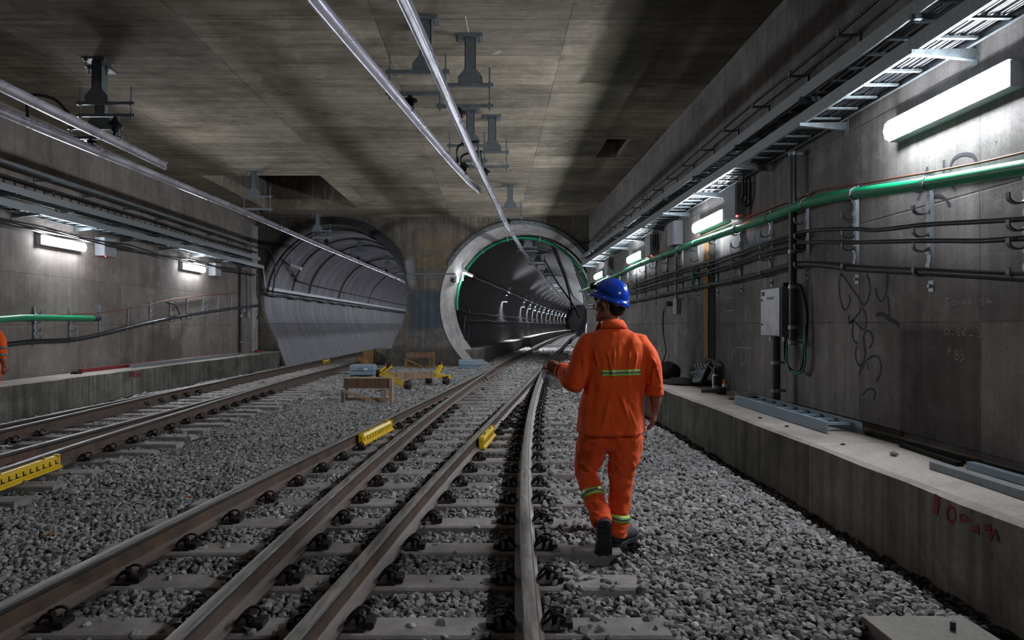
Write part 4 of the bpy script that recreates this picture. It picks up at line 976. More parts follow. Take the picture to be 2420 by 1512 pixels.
# right tunnel wall boxes and walkway ladder
t = jbox(-.95, 29.6, 30.2, 1.55, 2.15, 'pale box low on the dark wall inside the right tunnel', -1.0, glands=0)
def trw(y, z): return RC(y)-.12-sqrt(max(.1, 2.62**2-(z-2.28)**2))
for (z, r_, lb) in ((3.45, .05, 'cable ladder edge along the dark left wall of the right tunnel'), (2.0, .03, 'upper cable along the dark left wall of the right tunnel'), (1.7, .03, 'lower cable along the dark left wall of the right tunnel')):
    cable([V(trw(y, z)+.12, y, z+.03*sin(y)) for y in np.arange(27, 124, 2.2)], r_, 'black', lb, sm=0)

# ------------------------------------------------------------------ painted and chalked writing
def ribbon(m, pts, wd, nrm, sm=3):
    P = smoothpts(pts, sm) if len(pts) > 2 and sm else [V(p) for p in pts]; n = V(nrm); vs_ = []; fs = []
    for i, p in enumerate(P):
        t = (P[min(i+1, len(P)-1)]-P[max(i-1, 0)]).normalized(); s_ = t.cross(n).normalized()*(wd/2)*(.85+.3*mnoise.noise(p*9)); vs_ += [p+s_, p-s_]
    for i in range(len(P)-1): a = 2*i; fs.append((a, a+1, a+3, a+2))
    m.add(vs_, fs)
def strokes(name, mat, par, lines, X, wd, ox, oy, sc, sm=3, label=None):
    m = MB()
    for l in lines: ribbon(m, [atX(ox+a/sc, oy+b/sc, X) for a, b in l], wd, (-1 if X > 0 else 1, 0, 0), sm)
    o = m.build(name, M[mat], par, fix=False)
    if label: o['label'] = label
    return o
XW = WR-.003
g = [[(330,20),(310,130),(325,260),(355,345),(395,320),(410,250),(395,215)], [(330,20),(400,120),(480,230),(520,300),(560,280),(590,160),(575,70),(555,20)],
     [(640,150),(650,220),(690,270),(725,220),(745,80),(745,20)], [(745,220),(755,300),(762,400)], [(400,395),(405,470),(470,400),(520,335),(550,400),(555,480),(530,525),(480,480),(440,450),(405,470)],
     [(440,470),(430,560),(450,630),(480,640)], [(580,690),(615,630),(600,560),(560,535),(530,590),(545,700),(540,780),(500,850),(460,770),(465,700),(480,660)],
     [(490,930),(520,850),(580,780),(650,760),(685,830),(680,920),(640,990)], [(560,820),(580,890)], [(520,1110),(570,1060),(620,1060),(635,1100),(620,1150)]]
strokes('graffiti', 'spray', wall_right, g, XW, .026, 1900, 640, 3.781, label='dark looping spray graffiti')
strokes('graffiti', 'spray', wall_right, [[(640,395),(700,385),(760,430),(820,460),(850,490)]], XW, .05, 1900, 640, 3.781, label='thick dark spray stroke')
strokes('graffiti', 'spray', wall_right, [[(1740,250),(1760,150),(1850,95),(1950,110),(1990,180)], [(1680,270),(1680,150)], [(1540,560),(1600,480),(1680,490),(1740,570)], [(1440,520),(1480,400),(1530,210)], [(1750,380),(1790,430)]], XW, .03, 1800, 340, 3.903, label='faint dark spray arcs behind the green pipe')
strokes('graffiti', 'bluepaint', wall_right, [[(1690,500),(1700,570),(1760,640)], [(1760,640),(1780,520),(1800,620),(1850,560),(1890,600)], [(1550,560),(1530,620),(1545,680),(1530,760)], [(1850,480),(1830,560)], [(1700,760),(1740,800),(1740,720)]], XW, .05, 1380, 440, 4.446, label='faded blue spray graffiti below the green pipe')
strokes('graffiti', 'spray', wall_right, [[(460,205),(462,240),(480,245)], [(495,205),(485,225),(500,245)], [(510,240),(505,260),(520,280)], [(460,250),(470,285)]], XW, .05, 1500, 640, 3.6, label='small dark graffiti beside the timber strip')
ch = [[(1295,245),(1260,250),(1255,270),(1285,285),(1285,310),(1258,325)], [(1330,260),(1318,280),(1325,300),(1345,300),(1352,278),(1330,260)], [(1368,305),(1368,258),(1400,300),(1402,255)],
      [(1420,300),(1420,252),(1440,255),(1440,275),(1422,280),(1448,300)], [(1470,298),(1470,252),(1495,255),(1495,272),(1472,278),(1505,298)], [(1530,298),(1530,258)], [(1526,236),(1532,232)],
      [(1610,245),(1578,248),(1578,268),(1605,275),(1605,298),(1575,302)], [(1625,298),(1645,245),(1672,290)], [(1632,278),(1662,275)]]
strokes('chalk_writing', 'chalk', wall_right, ch, XW, .0055, 1900, 640, 3.781, 0, 'chalk word SONRRiSA')
ch = [[(1275,505),(1255,530),(1262,565),(1290,565),(1300,530),(1275,505)], [(1322,568),(1335,570)], [(1390,505),(1365,540),(1370,575),(1392,575),(1395,548),(1370,548)], [(1412,535),(1440,580)], [(1440,510),(1415,580)],
      [(1475,575),(1508,577)], [(1545,508),(1575,512),(1560,535),(1585,560),(1575,595),(1545,585)]]
strokes('chalk_writing', 'chalk', wall_right, ch, XW, .0055, 1900, 640, 3.781, 0, 'chalk figures 0-6x_3')
ch = [[(1290,750),(1290,685),(1312,695),(1310,715),(1292,720)], [(1313,780),(1317,784)], [(1370,715),(1350,705),(1345,730),(1365,745),(1385,765),(1370,795),(1345,785),(1345,765),(1375,735),(1370,715)], [(1420,708),(1392,710),(1392,745),(1425,750),(1430,780),(1390,808)]]
strokes('chalk_writing', 'chalk', wall_right, ch, XW, .0055, 1900, 640, 3.781, 0, 'chalk figures P.85')
strokes('chalk_writing', 'chalk', wall_right, [[(850,650),(1010,660)], [(918,605),(945,640),(950,740),(925,798),(905,770),(900,700)], [(820,770),(822,720),(850,665),(850,720)], [(770,230),(830,225)], [(780,340),(840,335)]], XW, .007, 1500, 640, 3.6, 2, 'thin chalk survey mark')
XL2 = 2.6-.0085
strokes('red_number', 'redpaint', bpy.data.objects['trim_1'], [[(1080,750),(1070,860),(1052,980)]], XL2, .05, 2000, 1020, 5.04, 2, 'red spray digit 1 on the right ledge face')
strokes('red_number', 'redpaint', bpy.data.objects['trim_1'], [[(1240,890),(1200,930),(1200,1020),(1250,1080),(1295,1030),(1290,930),(1240,890)], [(1360,980),(1360,1060),(1450,1040),(1370,985)], [(1500,1180),(1560,1120),(1560,1220)], [(1640,1170),(1700,1110),(1700,1230)], [(1700,1290),(1760,1170),(1800,1310)]], XL2, .022, 2000, 1020, 5.04, 2, 'faint red spray letters')
XL3 = -7.8+.0085
strokes('black_number', 'spray', bpy.data.objects['trim_2'], [[(2062,1262),(2075,1247),(2087,1262),(2063,1303),(2092,1302)], [(2097,1250),(2110,1256),(2099,1275),(2112,1290),(2096,1308)]], XL3, .04, 0, 480, 3.436, 2, 'black painted number 23')
strokes('red_number', 'redpaint', bpy.data.objects['trim_2'], [[(1055,1375),(1056,1415)], [(1066,1415),(1067,1373),(1080,1380),(1068,1395)], [(1087,1412),(1088,1372),(1100,1380),(1089,1392),(1103,1410)], [(1118,1380),(1112,1400),(1122,1408),(1128,1390),(1118,1380)], [(1137,1370),(1138,1405),(1148,1402)]], XL3, .035, 0, 480, 3.436, 2, 'faded red painted letters')

cm = MB(); 
for l in ([(1100, 38), (1104, 60), (1109, 84)], [(1164, 128), (1173, 124), (1182, 119)], [(1172, 127), (1184, 122)]): ribbon(cm, [atZ(a, b_, ZC-.004) for a, b_ in l], .02, (0, 0, -1), 2)
cm.build('chalk_mark', M['chalk'], bpy.data.objects['ceiling'], fix=False)
# ------------------------------------------------------------------ things on the gravel
for k, (px, py, r, mt, lb) in enumerate(((676, 1047, .075, 'wood', 'pale curled leaf-like scrap on the gravel between the two tracks'), (447, 1176, .03, 'orange_cap', 'tiny orange scrap on the gravel left of the central outer rail'),
        (118, 1266, .05, 'wood', 'tan scrap on the gravel low at the left of the photo'), (14, 1056, .08, 'white', 'crumpled white plastic between the left rails'), (1682, 1317, .03, 'white', 'small pale scrap on the gravel right of the worker boots'))):
    q = atZ(px, py, .03); m = MB(); n_ = 7; vs_ = []; fs = []
    for i in range(n_):
        for j in range(4): vs_.append(q+V((i/(n_-1)-.5)*2*r, (j/3-.5)*r*.9, .012+.02*mnoise.noise(V(i*.9+k*7, j*.8, 0)))); vs_.append(vs_[-1]-V(0, 0, .003))
    for i in range(n_-1):
        for j in range(3):
            a = (i*4+j)*2; b_ = ((i+1)*4+j)*2; fs += [(a, b_, b_+2, a+2), (a+1, a+3, b_+3, b_+1)]
    tag(m.add(vs_, fs).build('litter_scrap', M[mt], fix=False), lb, 'scrap')
def clampshoe(fx, y0, y1, label, sg=1, red=False):
    t = thing('rail_shoe', label, 'rail shoe', (fx((y0+y1)/2), (y0+y1)/2, .02)); n = 8; path = [V(fx(y), y, 0) for y in np.linspace(y0, y1, n)]
    pr = [(.04, .165), (.075, .16), (.095, .13), (.095, .06), (.12, .05), (.12, .03), (.045, .035)]; pr = [(sg*a, b) for a, b in pr]
    MB().sweep(path, pr).build('casting', M['yellow'], t)
    mk = MB()
    for k in range(int((y1-y0)/.11)):
        y = y0+.07+.11*k; x = fx(y)+sg*.0965; mk.box((x, y, .1), (.003, .018, .045)).box((x, y+.025, .083), (.003, .03, .012))
    mk.sweep([p+V(0, .0, 0) for p in path[1:-1]], [(sg*.094, .0745), (sg*.0975, .0745), (sg*.0975, .079), (sg*.094, .079)]); mk.build('lettering', M['blackpaint'], t)
    for y in (y0+.02, y1-.02): MB().box((fx(y)+sg*.07, y, .1), (.06, .025, .14)).build('end_plate', M['yellow'], t)
    for y in (y0+.3, y1-.25): MB().cyl(V(fx(y)+sg*.07, y, .155), V(fx(y)+sg*.07, y, .185), .012, 8).build('lug', M['yellow_dk'], t)
    return t
clampshoe(R1, 8.45, 9.75, 'yellow rail shoe with black marks on the inside of the central outer rail')
clampshoe(R3, 8.2, 9.2, 'small yellow rail shoe on the switch rail nearer the worker')
clampshoe(lambda y: mixp(BR(y), AR(y), y, 16, 22), 5.9, 7.15, 'long yellow rail shoe on the left track at the edge of the photo')
clampshoe(lambda y: mixp(AL(y), BL(y), y, 16, 22), 25.8, 26.8, 'far small yellow rail shoe near the mouth of the left tunnel')
for k in range(2): cable([V(R3(10.2)+.05, 10.2+.25*k, .04), V(.35, 10.0+.25*k, .03), V(R4(10)-.07, 9.9+.25*k, .05)], .022, 'black', 'black hose crossing the gravel between the two rails near the worker', group='pair of hoses between the rails')
# timber trestles
def trestle(x0, x1, y, zt, zb, dep, label, mt='wood'):
    t = thing('timber_trestle', label, 'trestle', ((x0+x1)/2, y, 0))
    MB().mm(x0+.05, x1-.06, y-.02, y+.03, zb, zt).build('face_board', M['ply'], t); MB().mm(x0+.04, x1, y-.03, y+.14, zt, zt+.02).build('top_board', M[mt], t)
    MB().mm(x1-.06, x1, y-.04, y+.12, -.02, zt).build('leg', M[mt], t); MB().mm(x1-.18, x1-.12, y-.06, y-.0, -.02, zb-.02).build('leg', M[mt], t)
    MB().mm(x0, x0+.06, y-.04, y+.03, -.02, zb-.03).build('leg', M['galv_dk'] if mt == 'wood' else M[mt], t); MB().mm(x0+.02, x0+.07, y+dep-.03, y+dep, -.02, zt).build('leg', M[mt], t)
    MB().bar(V(x0+.03, y-.03, zb-.04), V(x0+.62*(x1-x0), y+.02, .02), .03, .05).build('brace', M[mt], t); MB().bar(V(x1-.14, y-.02, zb-.03), V(x0+.62*(x1-x0), y+.2, zb-.08), .03, .03).build('brace', M[mt], t)
    MB().mm(x0, x1-.12, y+dep-.05, y+dep, .0, .06).build('foot_rail', M[mt], t)
trestle(-2.92, -1.93, 13.45, .45, .27, .32, 'pale timber trestle standing on the gravel in front of the yellow trolley')
trestle(-3.05, -2.02, 24.3, .51, .34, .35, 'timber trestle standing against the foot of the pillar', 'oldwood')
t = thing('point_machine', 'blue-grey machine box with a hand wheel and white plate beside the left track', 'machine box', (-3.82, 20.6, 0))
MB().mm(-4.2, -3.45, 20.4, 20.85, .02, .13).build('base', M['bluegrey'], t, bevel=.01); MB().mm(-4.19, -3.46, 20.38, 20.87, .13, .32).build('lid', M['bluegrey'], t, bevel=.04)
MB().cyl(V(-3.87, 20.38, .2), V(-3.87, 20.33, .2), .045, 16).build('hand_wheel', M['galv'], t); MB().mm(-3.76, -3.66, 20.372, 20.382, .17, .22).build('plate', M['white'], t)
MB().cyl(V(-4.2, 20.6, .07), V(-4.55, 20.7, .07), .03, 10).build('drive_rod', M['galv_dk'], t)
t = thing('point_machine', 'blue-grey machine box at the foot of the right tunnel collar', 'machine box', (-.75, 24.0, 0))
MB().mm(-1.14, -.36, 23.85, 24.3, .0, .09).build('base', M['bluegrey'], t, bevel=.01); MB().mm(-1.15, -.35, 23.83, 24.32, .09, .29).build('lid', M['bluegrey'], t, bevel=.03)
for x in (-.95, -.55): MB().mm(x-.03, x+.03, 23.8, 23.84, .05, .13).build('latch', M['galv'], t)
o = MB().prism([V(-4.95, 25.3, -.02), V(-4.38, 25.3, -.02), V(-4.38, 25.3, .55), V(-4.7, 25.3, .55), V(-4.7, 25.3, .33), V(-4.95, 25.3, .33)], (0, .7, 0)).build('timber_steps', M['oldwood']); tag(o, 'brown stepped timber block beside the walkway of the left tunnel', 'steps')
# rail trolley
t = thing('rail_trolley', 'yellow rail trolley with dark wheels lying apart on the gravel behind the trestle', 'trolley', (-2.2, 17.8, 0))
def wheel(c, ax, r=.115):
    R = V(0, 0, 1).rotation_difference(V(ax).normalized()).to_matrix()
    MB().lathe([(.02, -.06), (r*.8, -.055), (r*.86, -.01), (r*.86, .03), (r, .035), (r, .055), (r*.5, .06), (.02, .07)], c, R, 24).build('wheel', M['iron'], t, smooth=True, angle=30)
for c, ax in (((-1.95, 16.0, .115), (1, -.35, 0)), ((-1.15, 17.2, .115), (1, -.45, 0)), ((-1.6, 17.6, .115), (-1, .3, 0)), ((-3.18, 19.5, .13), (-1, .2, 0)), ((-2.83, 19.2, .37), (-1, .3, .1)), ((-1.42, 18.9, .38), (1, -.3, .1))): wheel(V(c), ax)
for a, b, w_, h_, mt in (((-2.25, 16.3, .17), (-1.98, 16.0, .12), .1, .12, 'yellow_dk'), ((-3.15, 19.5, .15), (-2.8, 19.15, .42), .09, .06, 'yellow'), ((-3.05, 18.9, .12), (-2.72, 18.8, .36), .1, .05, 'yellow'),
                        ((-1.52, 18.6, .12), (-1.38, 18.8, .4), .12, .06, 'yellow'), ((-2.9, 18.4, .2), (-1.3, 17.9, .2), .06, .06, 'yellow_dk'), ((-1.4, 17.6, .2), (-1.05, 17.25, .2), .08, .08, 'yellow'),
                        ((-2.95, 18.7, .16), (-2.2, 16.25, .2), .06, .08, 'yellow_dk'), ((-1.5, 18.6, .16), (-1.2, 17.2, .17), .06, .08, 'yellow_dk')):
    MB().bar(a, b, w_, h_).build('frame_bar', M[mt], t)
MB().bar((-2.3, 16.9, .25), (-1.45, 17.1, .27), .06, .16).build('timber_beam', M['wood'], t); MB().bar((-3.0, 17.0, .2), (-2.2, 16.9, .2), .2, .02).build('deck_plate', M['wood'], t)
MB().cyl(V(-2.35, 17.1, .2), V(-2.35, 17.1, .42), .03, 10).build('post', M['galv'], t)
t = thing('concrete_slab', 'flat concrete cover slab with an upright bolt in the bottom corner by the right ledge', 'slab', (2.1, 3.0, 0))
MB().mm(1.86, 2.37, 2.3, 3.5, -.06, .035).build('slab', M['board'], t, bevel=.006); MB().cyl(V(2.21, 3.33, .035), V(2.21, 3.33, .075), .013, 10).build('bolt', M['black'], t)
# ------------------------------------------------------------------ things on the right ledge
ZL = .53
t = thing('cable_ladder_piece', 'loose galvanized ladder section lying on the right ledge', 'cable tray', (3.1, 7.3, ZL))
for x, e in ((2.97, 1), (3.28, -1)): MB().prism([(x, 6.15, ZL), (x+e*.03, 6.15, ZL), (x+e*.03, 6.15, ZL+.004), (x+e*.004, 6.15, ZL+.006), (x+e*.004, 6.15, ZL+.1), (x+e*.03, 6.15, ZL+.1), (x+e*.03, 6.15, ZL+.106), (x, 6.15, ZL+.106)], (0, 2.35, 0)).build('side_rail', M['bluegrey'], t)
for k in range(8): MB().mm(2.975, 3.275, 6.3+.29*k, 6.37+.29*k, ZL+.06, ZL+.08).build('rung', M['bluegrey'], t)
for k in range(3): MB().cyl(V(2.969, 6.19+.04*k, ZL+.03), V(2.974, 6.19+.04*k, ZL+.03), .007, 8).build('hole', M['black'], t)
for x, y0, y1, mt, lb in ((2.94, 3.6, 4.67, 'galv_dk', 'bright spotted steel channel on the right ledge, nearer the edge'), (3.19, 3.3, 4.67, 'bluegrey', 'dull steel channel on the right ledge, nearer the wall')):
    o = MB().prism([(x, y0, ZL), (x+.06, y0, ZL), (x+.06, y0, ZL+.004), (x+.004, y0, ZL+.004), (x+.004, y0, ZL+.046), (x+.06, y0, ZL+.046), (x+.06, y0, ZL+.05), (x, y0, ZL+.05)], (0, y1-y0, 0)).build('steel_channel', M[mt]); tag(o, lb, 'channel')
def rock(c, r, mat, label, sq=.7, cat='stone', name='stone', seed=1):
    m = MB().ell((0, 0, 0), 1, seg=16, rings=10); o_ = V(c)
    m.v = [tuple(o_+V(V(p).x*r, V(p).y*r, V(p).z*r*sq)*(1+.35*mnoise.noise(V(p)*1.4+V(seed, 0, 0))+.12*mnoise.noise(V(p)*4+V(seed, 3, 0)))) for p in m.v]
    o = m.build(name, M[mat], smooth=True, angle=60); return tag(o, label, cat)
rock((2.97, 5.13, ZL+.02), .028, 'board', 'small pale round stone on the right ledge beyond the channels')
rock((3.15, 12.4, ZL+.13), .2, 'cloth_dk', 'dark bundled bag on the right ledge near the leaning board', .85, 'bag', 'bag', 4)
rock((3.2, 11.4, ZL+.03), .42, 'cloth_dk', 'dark heap of debris on the right ledge below the control panel', .16, 'debris', 'debris_heap', 9)['kind'] = 'stuff'
for k, (x, y, r) in enumerate(((3.42, 7.6, .07), (3.36, 5.6, .05), (3.4, 4.9, .06), (3.44, 9.1, .06), (3.1, 9.0, .035), (2.8, 6.6, .02), (2.78, 7.2, .02), (2.83, 5.6, .018))):
    rock((x, y, ZL+.006), r, 'cloth_dk' if x > 3.3 else 'stone', 'dark crumb of rubble on the right ledge, %s from the far end' % ordw(k), .35, 'rubble', 'rubble', k)
for k, (a, b) in enumerate((((3.35, 3.0, ZL+.03), (3.3, 6.1, ZL+.02)), ((3.2, 4.75, ZL+.015), (3.25, 5.5, ZL+.015)))):
    tag(MB().bar(a, b, .05, .03).build('timber_strip', M['cloth_dk']), ('long dark strip at the foot of the right wall', 'short dark strip just beyond the steel channels')[k], 'strip')
t = thing('control_panel', 'tilted control panel with grey levers on the right ledge', 'control panel', (3.3, 10.8, ZL))
Rp = Matrix.Rotation(radians(28), 3, 'Y') @ Matrix.Rotation(radians(-8), 3, 'X'); c = V(3.3, 10.9, ZL+.19)
MB().box(c, (.07, .42, .34), Rp).build('case', M['blackpaint'], t, bevel=.008); MB().box(c+Rp @ V(-.04, 0, 0), (.015, .4, .32), Rp).build('face', M['galv_dk'], t)
for k in range(6):
    p = c+Rp @ V(-.05, -.13+.13*(k % 3), .06-.13*(k//3)); q = p+Rp @ V(-.06, .02, .05); MB().cyl(p, q, .013, 8).ell(q, .025, seg=10, rings=6).build('lever', M['bluegrey'], t)
hd = [c+Rp @ V(.0, -.12, .17), c+Rp @ V(0, -.1, .25), c+Rp @ V(0, .08, .25), c+Rp @ V(0, .1, .17)]; MB().tube(smoothpts(hd, 4), .012, 8).build('handle', M['black'], t)
MB().bar(c+Rp @ V(0, -.12, .24), c+Rp @ V(.12, -.3, .2), .02, .03).build('handle', M['black'], t)
MB().tube(smoothpts([c+Rp @ V(.03, -.15, -.1), c+V(.12, -.25, -.1), c+V(.1, -.3, .05), c+V(.05, -.2, .15)], 5), .014, 8).build('flex', M['black'], t)
t = thing('bottle', 'white and dark grey bottle standing beside the control panel', 'bottle', (3.36, 10.45, ZL))
MB().lathe([(.042, 0), (.046, .01), (.046, .06), (.046, .2), (.03, .23)], (3.36, 10.45, ZL), n=20).build('body', M['white'], t, smooth=True); MB().lathe([(.047, .06), (.047, .2)], (3.365, 10.44, ZL), n=20).build('sleeve', M['conduit'], t, smooth=True)
MB().lathe([(.028, .23), (.03, .3), (.02, .32)], (3.36, 10.45, ZL), n=16).build('cap', M['black'], t, smooth=True)
t = thing('bottle', 'small pale bottle with an orange cap beside the wall', 'bottle', (3.42, 10.2, ZL))
MB().lathe([(.035, 0), (.038, .01), (.038, .09), (.026, .11)], (3.42, 10.2, ZL), n=18).build('body', M['white'], t, smooth=True); MB().lathe([(.034, .11), (.032, .14), (.012, .165)], (3.42, 10.2, ZL), n=16).build('cap', M['orange_cap'], t, smooth=True)
t = thing('angle_grinder', 'dark power tool lying on the right ledge in front of the bottles', 'tool', (3.05, 9.7, ZL))
MB().tube([V(2.93, 9.72, ZL+.045), V(3.06, 9.7, ZL+.05), V(3.14, 9.68, ZL+.055), V(3.2, 9.66, ZL+.05)], [.03, .032, .045, .05], 14).build('body', M['rubber'], t, smooth=True); MB().cyl(V(3.2, 9.66, ZL+.0), V(3.2, 9.66, ZL+.1), .055, 16).build('head', M['blackpaint'], t)
MB().tube(smoothpts([V(3.2, 9.6, ZL+.1), V(3.3, 9.5, ZL+.06), V(3.35, 9.2, ZL+.015), V(3.42, 8.7, ZL+.015)], 5), .01, 6).build('flex', M['black'], t)
o = MB().bar((2.95, 12.6, ZL+.0), (2.8, 12.7, ZL+.5), .28, .02, up=(0, 1, 0)).build('leaning_board', M['bluegrey']); tag(o, 'pale grey board leaning on the right ledge just behind the worker shoulder', 'board')
t = thing('timber_strip', 'orange-brown timber strip upright against the right wall beside a flat dark strip for the shaded recess', 'timber', (WR, 11.3, .95))
MB().mm(WR-.03, WR, 11.33, 11.56, .95, 2.95).build('plank', M['oldwood'], t); MB().mm(WR-.012, WR, 11.04, 11.33, .95, 2.9).build('band', M['cloth_dk'], t)  # dark strip laid flat to stand for the shaded recess beside the plank
cl = []
for k in range(40): a = k/40*6*pi; cl.append(V(WR-.14+.01*sin(k), 11.8+.05*cos(a), 2.28+.11*sin(a)))
cable(cl, .011, 'green', 'small dark green coil hanging from the cables of the right wall', name='cable_coil', sm=0)
cl = [V(2.92+.01*sin(k), 14.2+.1*cos(k/30*4*pi), 1.38+.13*sin(k/30*4*pi)) for k in range(31)]
# things on the left ledge
tag(MB().prism([(-8.1, 15.5, ZL), (-8.0, 15.5, ZL), (-8.0, 15.5, ZL+.08), (-8.1, 15.5, ZL+.08)], (0, 6.5, 0)).build('steel_channel', M['galv']), 'long pale steel bar lying on the left ledge', 'channel')
tag(MB().prism([(-8.35, 14.0, ZL), (-8.25, 14.0, ZL), (-8.25, 14.0, ZL+.07), (-8.35, 14.0, ZL+.07)], (0, 8.5, 0)).build('steel_bar', M['redpaint']), 'long red-brown bar lying behind the pale one on the left ledge', 'bar')
rock((-8.2, 13.7, ZL+.02), .1, 'cloth_dk', 'dark rag at the near end of the bars on the left ledge', .4, 'rag', 'rag', 2); rock((-8.3, 24.6, ZL+.03), .14, 'redpaint', 'reddish rag at the far end of the left ledge', .4, 'rag', 'rag', 3)

# ------------------------------------------------------------------ the workers
def voxelize(mb, voxel, smooth=3, fac=.5):
    me = mb.mesh('tmp'); o = bpy.data.objects.new('tmp', me); C.objects.link(o)
    r = o.modifiers.new('r', 'REMESH'); r.mode = 'VOXEL'; r.voxel_size = voxel
    if smooth: s_ = o.modifiers.new('s', 'SMOOTH'); s_.factor = fac; s_.iterations = smooth
    bpy.context.view_layer.update(); dg = bpy.context.evaluated_depsgraph_get()
    out = bpy.data.meshes.new_from_object(o.evaluated_get(dg)); bpy.data.objects.remove(o); bpy.data.meshes.remove(me); return out
def limb(m, pts, radii, n=18, sub=5, flat=1.0):
    P = smoothpts(pts, sub); R = []
    for i in range(len(pts)-1):
        for k in range(sub): t = k/sub; R.append(radii[i]+(radii[i+1]-radii[i])*t)
    R.append(radii[-1]); m.tube(P, R, n, squash=flat); m.ell(P[0], R[0]*.98, seg=14, rings=10); m.ell(P[-1], R[-1]*.98, seg=14, rings=10)
def open_end(m, pts, radii, n=22, sub=5, squash=1.0):
    P = smoothpts(pts, sub); R = []
    for i in range(len(pts)-1):
        for k in range(sub): t = k/sub; R.append(radii[i]+(radii[i+1]-radii[i])*t)
    R.append(radii[-1]); m.tube(P, R, n, squash=squash); m.ell(P[0], R[0]*.98, seg=14, rings=10)
def stack(m, rings_, n=36, pw=2.4):
    """horizontal superellipse rings (cx, cy, z, rx, ry)"""
    out = []
    for a, b in zip(rings_, rings_[1:]):
        for k in range(4): t = k/4; out.append([a[i]+(b[i]-a[i])*t for i in range(5)])
    out.append(list(rings_[-1])); vs_ = []; fs = []
    for (cx, cy, z, rx, ry) in out:
        for k in range(n):
            a = 2*pi*k/n; c_, s_ = cos(a), sin(a); e = 2/pw
            vs_.append(V(cx+rx*(abs(c_)**e)*(1 if c_ > 0 else -1), cy+ry*(abs(s_)**e)*(1 if s_ > 0 else -1), z))
    for i in range(len(out)-1):
        for k in range(n): a = i*n+k; b = i*n+(k+1) % n; fs.append((a, b, b+n, a+n))
    fs.append(tuple(range(n-1, -1, -1))); fs.append(tuple((len(out)-1)*n+k for k in range(n))); m.add(vs_, fs)
def displace(me, fn):
    n = len(me.vertices); co = np.empty(n*3, np.float32); me.vertices.foreach_get('co', co); no = np.empty(n*3, np.float32); me.vertices.foreach_get('normal', no)
    co = co.reshape(-1, 3); no = no.reshape(-1, 3)
    d = np.array([fn(V(*map(float, p)), V(*map(float, q))) for p, q in zip(co, no)], np.float32); co += no*d[:, None]
    me.vertices.foreach_set('co', co.ravel()); me.update()
def fold(p, a, b, w_, h, side=0):
    """a ridge along segment a-b"""
    a = V(a); b = V(b); ab = b-a; t = max(0, min(1, (p-a).dot(ab)/ab.length_squared)); d = (p-a-ab*t).length
    return h*math.exp(-(d/w_)**2)*sin(pi*min(1, max(0, t*.92+.04)))
def addpart(name, me, mat, t, smooth=True):
    o_ = root_loc(t); co = np.empty(len(me.vertices)*3, np.float32); me.vertices.foreach_get('co', co); co = co.reshape(-1, 3)-np.array(o_[:], np.float32)
    me.vertices.foreach_set('co', co.ravel().astype(np.float32)); me.update(); me.name = name; return mkobj(name, me, mat, t, smooth, angle=180)

worker = thing('person', 'worker in orange overalls and blue helmet walking away along the gravel beside the rail', 'person', (.80, 4.66, 0))
HC = V(.785, 4.66, 1.645); yaw = radians(57); HR = Matrix.Rotation(yaw, 3, 'Z')       # face looks along +Y turned left
def H(x, y, z): return HC+HR @ V(x, y, z)                                           # head frame: x right, y forward, z up
# body: head, neck, trunk, arms, hands, legs in one surface
b = MB()
b.ell(H(0, -.012, .035), (.077, .098, .093), HR); b.ell(H(0, .035, -.02), (.062, .062, .085), HR); b.ell(H(0, .045, -.075), (.047, .05, .045), HR)
b.ell(H(0, .072, -.105), (.026, .026, .022), HR); b.ell(H(0, .082, .03), (.05, .022, .02), HR); b.ell(H(.042, .045, -.03), (.028, .035, .03), HR); b.ell(H(-.042, .045, -.03), (.028, .035, .03), HR)
b.ell(H(.05, .02, -.07), (.02, .05, .03), HR); b.ell(H(-.05, .02, -.07), (.02, .05, .03), HR)
b.tube([H(0, .086, .018), H(0, .097, -.005), H(0, .108, -.028), H(0, .094, -.04)], [.008, .010, .013, .010], 12); b.ell(H(0, .1, -.033), (.017, .012, .009), HR)
b.ell(H(0, .09, -.068), (.024, .014, .008), HR); b.ell(H(0, .088, -.079), (.021, .013, .008), HR)
limb(b, [HC+V(.0, .0, -.04), V(.80, 4.665, 1.53), V(.805, 4.665, 1.46), V(.8, 4.66, 1.4)], [.055, .054, .062, .09])
for sx in (-1, 1): limb(b, [V(.81, 4.66, 1.42), V(.81+sx*.12, 4.66, 1.37)], [.05, .045])
stack(b, [(.8, 4.66, .8, .15, .1), (.8, 4.66, .98, .14, .1), (.81, 4.66, 1.2, .16, .11), (.81, 4.66, 1.34, .17, .1), (.81, 4.66, 1.4, .09, .07)])
limb(b, [V(.64, 4.66, 1.34), V(.565, 4.63, 1.22), V(.545, 4.63, 1.115)], [.052, .045, .04]); limb(b, [V(.545, 4.63, 1.115), V(.5, 4.75, 1.16), V(.475, 4.86, 1.2)], [.042, .036, .027])
limb(b, [V(1.0, 4.66, 1.34), V(1.06, 4.64, 1.24), V(1.075, 4.63, 1.1)], [.052, .045, .04]); limb(b, [V(1.08, 4.63, 1.1), V(1.092, 4.65, 1.0), V(1.09, 4.67, .93)], [.044, .042, .03])
limb(b, [V(.7, 4.66, .82), V(.67, 4.74, .62), V(.655, 4.79, .52), V(.68, 4.66, .34), V(.715, 4.49, .2)], [.085, .07, .055, .052, .04])
limb(b, [V(.89, 4.66, .82), V(.885, 4.67, .6), V(.865, 4.68, .48), V(.855, 4.68, .28), V(.85, 4.68, .1)], [.085, .07, .055, .052, .04])
